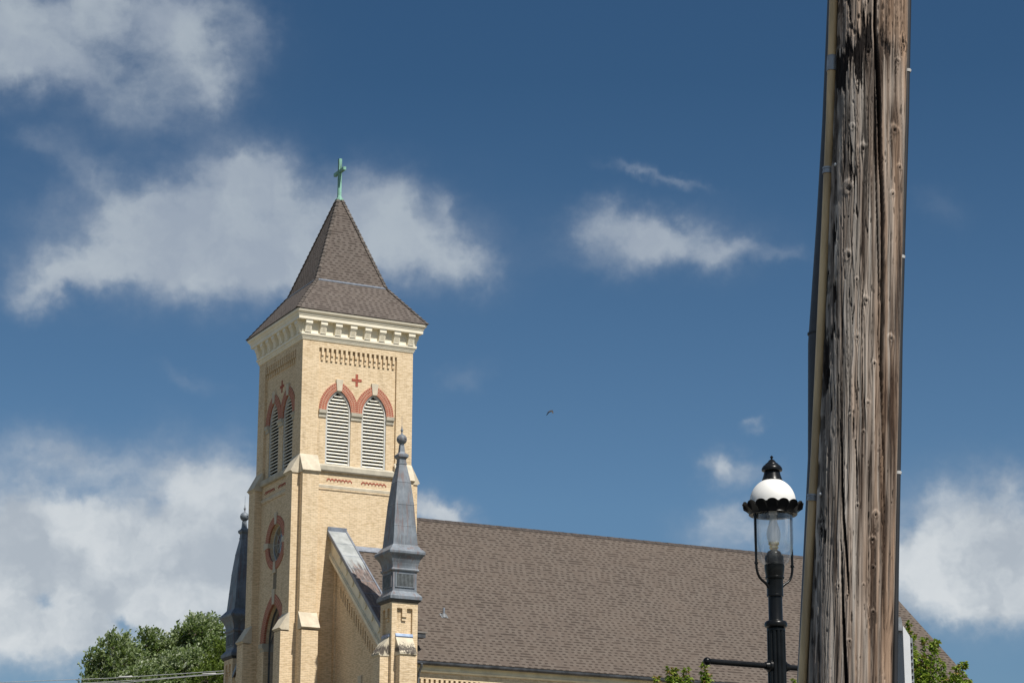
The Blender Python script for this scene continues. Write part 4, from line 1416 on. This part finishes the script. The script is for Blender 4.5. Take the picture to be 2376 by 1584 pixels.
# black cable on the right-hand side
kp = [(2107, 0), (2104, 170), (2092, 500), (2086, 640), (2078, 1000), (2076.5, 1200), (2075, 1330), (2075, 1584)]
c = MB()
c.tube(side_run(kp, -.02), .0115, 12)
cab = c.build('cable', M['cable'], pole, smooth=True)
kp2 = [(2068, 1300), (2064, 1350), (2066, 1584)]
for y in (166, 597, 1096):
    c = MB()
    p0 = run_at(kp, -.02, y)
    c.tube([p0 - Vector((0, 0, .009)), p0 + Vector((0, 0, .003))], .0132, 12)
    c.sphere(tuple(p0 + DR * .010 + Vector((0, 0, -.002))), .005, 6)
    c.build('clip', M['clip'], cab, smooth=True)

# ------------------------------------------------------------------ slim grey metal enclosure on the pole
bx0 = Vector((1.466, 9.10, 0))
box = thing('metal_enclosure', 'slim grey metal box with slanted top beside the black cable low on the wooden pole', 'metal box', (bx0.x, bx0.y, 1.75))
BT = lambda u_, v_, z: tuple(CU * u_ + CV * v_ + Vector((0, 0, z - 1.75)))
c = MB()
ztop = 3.006
c.prism([(-.0, 1.75), (.031, 1.75), (.031, ztop - .036), (.004, ztop), (.0, ztop)], 0, .26, lambda s_, p, q: BT(p, s_, q))
c.build('case', simple('grey_enclosure_paint', (.58, .59, .60), .4, var=.06, scale=4), box)
c = MB()
c.box(.032, .045, .004, .256, 1.76, ztop - .040, BT)
strp = c.build('hinge_strip', M['galv'], box)
c = MB()
for i in range(48):
    z = ztop - .06 - i * .0245
    if z < 1.78: break
    c.box(.034, .0395, -.0005, .004, z - .012, z, BT)
c.build('slots', M['cable'], strp)
c = MB()
pr = [(.0, 2.985), (-.012, 2.985), (-.012, 3.02), (-.006, 3.034), (.004, 3.036), (.01, 3.02), (.01, 2.985)]
c.prism(pr, .06, .12, lambda s_, p, q: BT(p - .012, s_ - .06, q + .004))
c.build('bracket', M['galv'], box)

# ------------------------------------------------------------------ street lamp
LX, LY = 1.416, 13.0
lamp = thing('street_lamp', 'black gas-style street lamp with white opal dome and clear glass chimney globe', 'street lamp', (LX, LY, 0), YAW)
Kx, Kz = .000823, .000829
zy = lambda y: 2.94 + H - (y - 73) * Kz
BLK = simple('black_lamp_paint', (.007, .0075, .008), .3, var=.3, scale=8, spec=.22)
lp = lambda prof: [(max(r * Kx, 2e-4), zy(y)) for r, y in prof]
c = MB()
c.lathe(lp([(60, 6000), (95, 5950), (95, 5750), (78, 5700), (78, 5200), (88, 5180), (88, 5120), (64, 5080), (63, 4000), (61, 1568), (60.3, 1232), (60.2, 1231), (60, 1216)]), 0, 0, 96, True, (0.6, zy(1231.5), 12, .15))
post = c.build('fluted_post', BLK, lamp, smooth=True)
c = MB()
c.lathe(lp([(46, 1214), (62, 1212), (72, 1204), (75, 1190), (72, 1176), (62, 1167), (48, 1165), (46, 1160), (46, 1010)]), 0, 0, 32)
c.lathe(lp([(46, 1012), (54, 1008), (55, 1000), (53, 994)]), 0, 0, 32)
c.lathe(lp([(53, 996), (54, 900), (55, 893)]), 0, 0, 72, True, (zy(990), zy(902), 16, .10))
c.lathe(lp([(54, 896), (62, 892), (63, 882), (58, 876), (60, 860), (64, 835), (66, 806), (62, 802)]), 0, 0, 32)
c.build('collar', BLK, lamp, smooth=True)
c = MB()
c.lathe(lp([(62, 804), (65, 803), (65, 797), (62, 795), (62, 748), (60, 742), (50, 740), (49, 728), (42, 714), (30, 707), (24, 702)]), 0, 0, 32)
c.build('burner_base', BLK, lamp, smooth=True)
BRASS = simple('brass', (.55, .42, .18), .3, metal=.9, var=.2, scale=40)
c = MB()
c.lathe(lp([(22, 704), (24, 696), (30, 690), (30, 682), (24, 678), (28, 672), (33, 666)]), 0, 0, 24)
for i in range(18):
    a = 2 * pi * i / 18
    r0_, r1_ = 32 * Kx, 35 * Kx
    c.hexa([(r * cos(a + d), r * sin(a + d), z) for z in (zy(668), zy(650)) for r, d in ((r0_, -.11), (r1_, -.11), (r1_, .11), (r0_, .11))])
c.build('brass_burner', BRASS, lamp, smooth=True)

mt, t, b = mat('frosted_chimney_glass')
b.inputs['Base Color'].default_value = (.80, .81, .80, 1)
b.inputs['Roughness'].default_value = .35
tr_ = t.new('ShaderNodeBsdfTransparent')
ms = t.new('ShaderNodeMixShader')
ms.inputs[0].default_value = .48
out = t.n['Material Output']
t.l.new(tr_.outputs[0], ms.inputs[1])
t.l.new(b.outputs[0], ms.inputs[2])
t.l.new(ms.outputs[0], out.inputs[0])
FROST = mt
c = MB()
c.lathe(lp([(33, 662), (36, 650), (44, 625), (47, 602), (44, 575), (36, 548), (28, 525), (24, 505), (22, 480), (22, 436)]), 0, 0, 32, False)
c.build('inner_chimney', FROST, lamp, smooth=True)
c = MB()
c.lathe(lp([(28, 466), (28, 430)]), 0, 0, 24)
c.build('socket', simple('white_socket', (.7, .7, .66), .5, var=.03), lamp, smooth=True)

mt, t, b = mat('clear_lamp_glass')
t.n.remove(b)
gl_ = t.new('ShaderNodeBsdfGlossy')
gl_.inputs['Roughness'].default_value = .03
tr_ = t.new('ShaderNodeBsdfTransparent')
tr_.inputs[0].default_value = (.93, .945, .95, 1)
fr_ = t.new('ShaderNodeLayerWeight')
fr_.inputs['Blend'].default_value = .25
ms = t.new('ShaderNodeMixShader')
t.l.new(t.math('MULTIPLY_ADD', fr_.outputs['Facing'], .55, .035, True), ms.inputs[0])
df = t.new('ShaderNodeBsdfDiffuse')
df.inputs[0].default_value = (.8, .8, .78, 1)
ms2 = t.new('ShaderNodeMixShader')
ob = t.new('ShaderNodeTexCoord').outputs['Object']
t.l.new(t.mapr(t.noise(t.mapping(ob, scale=(1, 1, .12)), 22, 4, .6), .42, .75, .05, .28), ms2.inputs[0])  # milky streaked film paints reflections into the glass
t.l.new(tr_.outputs[0], ms2.inputs[1])
t.l.new(df.outputs[0], ms2.inputs[2])
t.l.new(ms2.outputs[0], ms.inputs[1])
t.l.new(gl_.outputs[0], ms.inputs[2])
t.l.new(ms.outputs[0], t.n['Material Output'].inputs[0])
CLEAR = mt
c = MB()
prof = [(66, 802), (78, 795), (92, 780), (106, 755), (116, 728), (124, 690), (128, 650), (129, 600), (129, 440)]
c.lathe(lp(prof), 0, 0, 48, False)
c.build('glass_globe', CLEAR, lamp, smooth=True)

OPAL = simple('white_opal_dome', (.75, .74, .71), .6, var=.02)
c = MB()
c.lathe(lp([(153, 400)] + [(152 * cos(a), 388 - 158 * sin(a)) for a in np.linspace(0, 1.14, 16)] + [(60, 236)]), 0, 0, 48, False)
c.build('white_dome', OPAL, lamp, smooth=True)
c = MB()
c.lathe(lp([(68, 240), (66, 236), (63, 226), (58, 212), (53, 190), (50, 182), (62, 180), (68, 176), (69, 166), (64, 154), (54, 142), (44, 136), (42, 130), (38, 128), (28, 120), (20, 108), (10, 101), (6, 98), (5, 94), (11, 89), (11, 84), (5, 77), (1, 73)]), 0, 0, 36)
c.build('vent_cap', BLK, lamp, smooth=True)
# scalloped crown: petals leaning outwards from a shallow ring
c = MB()
NP, NS = 16, 12
outer, inner_ = [], []
n = NP * NS
rows = 7
base = len(c.v)
for side_ in (0, 1):
    for j in range(rows):
        f = j / (rows - 1)
        for k in range(n):
            a = 2 * pi * k / n
            ph_ = (k % NS) / NS
            lift = sqrt(max(0, 1 - (2 * ph_ - 1) ** 2)) ** .8
            y = 466 - f * (36 + 34 * lift)
            r = 158 + 10 * f + 30 * f * f + 5 * lift * f - side_ * 6
            c.v.append((r * Kx * cos(a), r * Kx * sin(a), zy(y)))
def vi(sd_, j, k): return base + sd_ * rows * n + j * n + (k % n)
for j in range(rows - 1):
    for k in range(n):
        c.f.append((vi(0, j, k), vi(0, j, k + 1), vi(0, j + 1, k + 1), vi(0, j + 1, k)))
        c.f.append((vi(1, j, k + 1), vi(1, j, k), vi(1, j + 1, k), vi(1, j + 1, k + 1)))
        c.uv += [[(0, 0)] * 4] * 2
for k in range(n):
    c.f.append((vi(0, rows - 1, k), vi(0, rows - 1, k + 1), vi(1, rows - 1, k + 1), vi(1, rows - 1, k)))
    c.uv.append([(0, 0)] * 4)
c.lathe(lp([(158, 466), (160, 470), (156, 474), (132, 470), (132, 430), (150, 404), (156, 404)]), 0, 0, 64, False)
c.build('scalloped_crown', BLK, lamp, smooth=True)
for sg in (-1, 1):
    c = MB()
    pts = [(139, 450), (139, 800), (137, 835), (130, 865), (117, 890), (98, 908), (78, 920), (56, 936), (48, 950)]
    c.tube([(sg * r * Kx, 0, zy(y)) for r, y in pts], [8.5 * Kx] * 6 + [9.5 * Kx, 11 * Kx, 13 * Kx], 12)
    rod = c.build('side_rod', BLK, lamp, smooth=True)
    c = MB()
    c.tube([(sg * 139 * Kx, 0, zy(794)), (sg * 139 * Kx, 0, zy(806))], 13 * Kx, 12)
    c.build('rod_collar', BLK, rod, smooth=True)
zb = zy(1460)
for sg in (-1, 1):
    c = MB()
    c.tube([(sg * .03, 0, zb), (sg * .42, 0, zb)], .0155, 16)
    bar = c.build('ladder_bar', BLK, lamp, smooth=True)
    c = MB()
    c.sphere((sg * .433, 0, zb), .0215, 10)
    c.build('ball_end', BLK, bar, smooth=True)
    c = MB()
    c.tube([(sg * .040, 0, zb), (sg * .052, 0, zb), (sg * .056, 0, zb), (sg * .074, 0, zb)], [.034, .032, .024, .020], 16)
    c.build('bar_collar', BLK, bar, smooth=True)


# ------------------------------------------------------------------ trees
def leafmat(name, cols, trans=.35):
    mt, t, b = mat(name)
    a_ = t.new('ShaderNodeAttribute', attribute_name='tint')
    r_ = t.new('ShaderNodeValToRGB')
    r_.color_ramp.elements[0].color = (*cols[0], 1)
    r_.color_ramp.elements[-1].color = (*cols[-1], 1)
    for i, cc in enumerate(cols[1:-1]):
        e_ = r_.color_ramp.elements.new((i + 1) / (len(cols) - 1))
        e_.color = (*cc, 1)
    t.l.new(a_.outputs['Fac'], r_.inputs[0])
    t.l.new(r_.outputs[0], b.inputs['Base Color'])
    b.inputs['Roughness'].default_value = .5
    b.inputs['Specular IOR Level'].default_value = .4
    tl = t.new('ShaderNodeBsdfTranslucent')
    t.l.new(t.mix(.5, r_.outputs[0], (.16, .22, .03)), tl.inputs[0])
    ms_ = t.new('ShaderNodeMixShader')
    ms_.inputs[0].default_value = trans
    t.l.new(b.outputs[0], ms_.inputs[1])
    t.l.new(tl.outputs[0], ms_.inputs[2])
    t.l.new(ms_.outputs[0], t.n['Material Output'].inputs[0])
    return mt


def leaves(name, items, material, parent):
    """items: (position, pointing direction, normal, length, width, tint) as folded four-cornered leaves"""
    v, f, tint = [], [], []
    for p, d, nrm, ln, wd, tn_ in items:
        sd_ = d.cross(nrm).normalized()
        i = len(v)
        tip = p + d * ln - nrm * ln * .12
        v += [p, p + d * ln * .45 + sd_ * wd * .5 + nrm * wd * .16, tip, p + d * ln * .45 - sd_ * wd * .5 + nrm * wd * .16]
        f += [(i, i + 1, i + 2), (i, i + 2, i + 3)]
        tint += [tn_] * 4
    me_ = bpy.data.meshes.new(name)
    me_.from_pydata(v, [], f)
    a_ = me_.attributes.new('tint', 'FLOAT', 'POINT')
    a_.data.foreach_set('value', tint)
    me_.materials.append(material)
    o = bpy.data.objects.new(name, me_)
    COL.objects.link(o)
    o.parent = parent
    return o


def rv(rng):
    while True:
        q = Vector((rng.uniform(-1, 1), rng.uniform(-1, 1), rng.uniform(-1, 1)))
        if .05 < q.length < 1: return q.normalized()


BARK = simple('bark', (.12, .095, .07), .95, var=.3, scale=3, stretch=(3, 3, .4))


def big_tree(root, base, lobes, Y, dens, lsize, cols, wind, seed, trunk_r, name_mat):
    """lobes: (x, z, r) on the side one sees, given depth round Y; each gets clumps of windblown leaf sprays"""
    rng = random.Random(seed)
    items, limbs = [], []
    loc = Vector(root.location)
    fork = Vector((base[0], base[1], lobes[-1][1] * .5))
    tb = MB()
    tb.tube([Vector((base[0], base[1], 0)) - loc, Vector((base[0] + .1, base[1], fork.z * .5)) - loc, fork - loc], [trunk_r * 1.25, trunk_r, trunk_r * .75], 10)
    for (x, z, r) in lobes:
        for rep in range(2 if r > .7 else 1):
            dy = rng.uniform(-1, 1) * (1.2 + 1.2 * r)
            cpos = Vector((x, Y + dy, z))
            mid = fork.lerp(cpos, .5) + Vector((rng.uniform(-.3, .3), rng.uniform(-.3, .3), .4))
            tb.tube([fork - loc, mid - loc, cpos - loc], [trunk_r * .42, trunk_r * .2, .03], 6)
            for k in range(int(dens * r * r) + 4):
                q = rv(rng)
                rad_ = r * (rng.random() ** .38)
                p = cpos + Vector((q.x * rad_ * 1.0, q.y * rad_ * 1.1, q.z * rad_ * .85))
                if rng.random() < .25:
                    tb.tube([cpos - loc, p - loc], [.025, .008], 4)
                # one spray: leaves strung along a short twig blown by the wind
                d0 = (q * .7 + wind * .9 + rv(rng) * .35).normalized()
                tw_len = lsize * rng.uniform(1.6, 3.2)
                base_t = rng.uniform(.1, .6) + (.3 if q.z > .1 and rng.random() < .6 else 0)  # upper sprays often tinted lighter: sunlight painted into the leaf colour
                for i in range(rng.randint(7, 11)):
                    f = rng.random()
                    pp = p + d0 * tw_len * f + rv(rng) * lsize * .35
                    dd = (d0 * 1.1 + rv(rng) * .8).normalized()
                    nn = (Vector((0, 0, 1)) + rv(rng) * .9 + q * .4).normalized()
                    if abs(dd.dot(nn)) > .9: nn = rv(rng)
                    ln = lsize * rng.uniform(.7, 1.25)
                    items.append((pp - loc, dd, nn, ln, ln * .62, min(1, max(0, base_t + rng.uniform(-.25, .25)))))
    tb.build('trunk', BARK, root, smooth=True)
    leaves('crown', items, leafmat(name_mat, cols, .48), root)


t1 = thing('broadleaf_tree', 'large dark green tree tossed by wind, silvery leaves, left of the church', 'tree', (-19.2, 130.5, 0))
big_tree(t1, (-19.2, 130.5), [(-16.47, 21.05, .8), (-17.38, 20.86, .71), (-15.91, 21.37, .52), (-16.9, 21.48, .47), (-18.85, 20.16, .9), (-19.33, 20.67, .52), (-20.67, 19.88, .94), (-21.09, 20.43, .47), (-21.67, 19.0, .99), (-22.03, 19.51, .43), (-22.46, 18.86, .43), (-18.05, 20.21, .71), (-15.97, 19.99, .85), (-18.0, 19.06, 1.42), (-19.81, 18.6, 1.3), (-16.83, 18.38, 1.65), (-21.15, 17.68, 1.42), (-18.8, 17.0, 2.2), (-21.5, 15.9, 1.9), (-16.2, 15.6, 2.2), (-19.2, 13.9, 2.6)],
         130, 200, .185, [(.06, .105, .022), (.15, .22, .06), (.27, .345, .14), (.42, .49, .30), (.56, .60, .45)], Vector((.62, .1, .55)), 11, .38, 'windblown_leaves')
t2 = thing('leafy_tree', 'bright yellow-green tree squeezed between the dark tree and the far brick pier', 'tree', (-14.3, 122, 0))
big_tree(t2, (-14.3, 122), [(-14.46, 19.03, .58), (-14.64, 18.21, .75), (-14.13, 17.67, .89), (-14.93, 17.35, .75), (-14.3, 15.9, 1.6)],
         122, 230, .16, [(.05, .085, .012), (.13, .19, .028), (.22, .29, .06)], Vector((.4, 0, .5)), 5, .2, 'bright_leaves')


def sapling(root, base, shoots, Y, cols, seed, lsize, mname):
    """young street tree: fine upright shoots carrying lobed leaves"""
    rng = random.Random(seed)
    loc = Vector(root.location)
    tb = MB()
    fork = Vector((base[0], base[1], 3.4))
    tb.tube([Vector((base[0], base[1], 0)) - loc, Vector((base[0] + .03, base[1], 1.8)) - loc, fork - loc], [.09, .075, .06], 8)
    items = []
    for (x, z, r) in shoots:
        tip = Vector((x, Y + rng.uniform(-.5, .5), z + .02))
        low = Vector((base[0] + (x - base[0]) * .75, tip.y * .6 + base[1] * .4, z - 1.3 - rng.random() * .4))
        tb.tube([fork - loc, low - loc, low.lerp(tip, .5) + Vector((rng.uniform(-.03, .03), 0, 0)) - loc, tip - loc], [.03, .018, .010, .004], 5)
        nl = int(60 + r * 900)
        for i in range(nl):
            f = rng.random() ** 1.4
            p = tip.lerp(low, f * .85)
            spread = r * (.5 + 1.7 * f)
            q = rv(rng)
            p = p + Vector((q.x, q.y, q.z * .8)) * spread * (rng.random() ** .5)
            d = (Vector((q.x, q.y, 0)) * .8 + Vector((0, 0, .15 - .5 * rng.random())) + rv(rng) * .5).normalized()
            nn = (Vector((0, 0, 1)) + rv(rng) * .8).normalized()
            ln = lsize * rng.uniform(.7, 1.2)
            tn_ = min(1, max(0, .45 + rng.uniform(-.4, .35) + (.35 if f < .12 and rng.random() < .5 else 0)))
            for ang in (-.9, 0, .9):         # three lobes of a maple leaf
                dd = Matrix.Rotation(ang, 3, nn) @ d
                items.append((p - loc, dd, nn, ln * (1 if ang == 0 else .78), ln * .5, tn_))
    tb.build('trunk', BARK, root, smooth=True)
    leaves('crown', items, leafmat(mname, cols, .45), root)


SAPC = [(.05, .10, .010), (.13, .22, .020), (.22, .33, .03), (.33, .42, .06), (.32, .18, .07)]
s1 = thing('young_maple', 'young maple tips poking up in front of the eaves, under the lamp ladder bar', 'tree', (2.82, 40, 0), group='young street maples')
sapling(s1, (2.82, 40), [(2.57, 7.05, .07), (2.69, 7.06, .08), (2.89, 7.09, .07), (3.14, 7.08, .08), (3.26, 6.98, .07), (2.37, 6.89, .07), (2.94, 6.9, .07), (2.75, 6.88, .10), (2.64, 6.94, .08), (3.15, 6.9, .10), (2.5, 6.75, .12), (3.0, 6.7, .12), (2.8, 6.6, .15)], 40, SAPC, 3, .075, 'young_maple_leaves')
s2 = thing('young_maple', 'fuller young maple right of the wooden pole, before the roof edge', 'tree', (6.2, 40, 0), group='young street maples')
sapling(s2, (6.2, 40), [(6.51, 7.77, .06), (6.65, 7.64, .07), (6.78, 7.55, .07), (6.99, 7.5, .08), (6.69, 7.41, .1), (6.87, 7.44, .09), (7.14, 7.25, .08), (7.42, 7.16, .07), (7.27, 7.12, .09), (6.68, 7.18, .2), (6.58, 7.01, .2), (6.95, 7.23, .1), (6.87, 7.01, .19), (7.31, 7.02, .1), (7.15, 6.91, .12), (7.48, 6.88, .07), (6.5, 7.44, .12), (6.62, 7.3, .15), (6.6, 6.85, .25), (6.95, 6.75, .22), (4.58, 6.85, .06), (5.4, 7.3, .2), (5.9, 7.5, .2), (5.6, 6.8, .3), (6.2, 6.9, .3)], 40, SAPC, 8, .078, 'young_maple_leaves_full')

# ------------------------------------------------------------------ overhead wires, behind the church, before the tree
WM = simple('bare_aluminium_wire', (.62, .63, .64), .35, metal=.6, var=.1)
for lab, pts, sp in (
        ('topmost of three pale overhead wires crossing low in front of the windblown tree', [(-60, 118, 17.3), (-40, 118, 16.9), (-25.25, 118, 16.94), (-19.24, 118, 17.19), (-13.83, 118, 17.56), (-7, 118, 18.1)], -18.6),
        ('middle of three pale overhead wires crossing low in front of the windblown tree', [(-60, 118.3, 17.0), (-40, 118.3, 16.7), (-20.68, 118.3, 16.98), (-17.78, 118.3, 17.15), (-13.82, 118.3, 17.50), (-7, 118.3, 18.0)], -14.6),
        ('lowest of three pale overhead wires crossing low in front of the windblown tree', [(-60, 117.7, 16.6), (-40, 117.7, 16.4), (-18.61, 117.7, 16.93), (-16.74, 117.7, 17.12), (-13.82, 117.7, 17.38), (-7, 117.7, 17.9)], None)):
    o = thing('overhead_wire', lab, 'wire', pts[2], group='overhead wires beside the church')
    lc = Vector(pts[2])
    c = MB()
    c.tube([Vector(p) - lc for p in pts], .016, 6)
    c.build('strand', WM, o, smooth=True)
    if sp is not None:
        z0 = float(np.interp(sp, [p[0] for p in pts], [p[2] for p in pts]))
        c = MB()
        c.tube([Vector((sp - .35, pts[2][1], z0 - .01)) - lc, Vector((sp - .3, pts[2][1], z0)) - lc, Vector((sp + .3, pts[2][1], z0 + .03)) - lc, Vector((sp + .35, pts[2][1], z0 + .03)) - lc], [.016, .045, .045, .016], 8)
        c.build('splice', M['clip'], o, smooth=True)

# ------------------------------------------------------------------ bird far off in the sky
bl = Vector((.975, 60, 16.29))
c = MB()
bd = Vector((.62, .5, .35)).normalized()
sdv = bd.cross(Vector((0, 0, 1))).normalized()
upv = sdv.cross(bd)
rings = [(-.075, .004), (-.055, .014), (-.02, .020), (.02, .021), (.05, .014), (.062, .015), (.076, .010), (.09, .001)]
c.tube([bd * a for a, r in rings], [r for a, r in rings], 10)
for sg in (-1, 1):      # wings on the downstroke
    w0, w1, w2 = sdv * sg * .015, sdv * sg * .07 - upv * .015, sdv * sg * .13 - upv * .07 - bd * .04
    for dz in (0,):
        e0, e1 = bd * .035, bd * -.03
        th_ = upv * .004
        c.hexa([w0 + e1, w0 + e0, w1 + e0 * .9, w1 + e1 * 1.1, w0 + e1 + th_, w0 + e0 + th_, w1 + e0 * .9 + th_, w1 + e1 * 1.1 + th_])
        c.hexa([w1 + e1 * 1.1, w1 + e0 * .9, w2 + e0 * .1, w2 + e1 * .7, w1 + e1 * 1.1 + th_, w1 + e0 * .9 + th_, w2 + e0 * .1 + th_, w2 + e1 * .7 + th_])
tl = bd * -.06
c.hexa([tl - sdv * .008, tl + sdv * .008, tl - bd * .06 + sdv * .022, tl - bd * .06 - sdv * .022, tl - sdv * .008 + upv * .004, tl + sdv * .008 + upv * .004, tl - bd * .06 + sdv * .022 + upv * .004, tl - bd * .06 - sdv * .022 + upv * .004])
o = c.build('bird', simple('dark_brown_plumage', (.035, .028, .024), .7, var=.3, scale=30), smooth=True)
o.location = bl
tag(o, 'tiny dark bird flying high in open blue sky, wings lowered', 'bird')
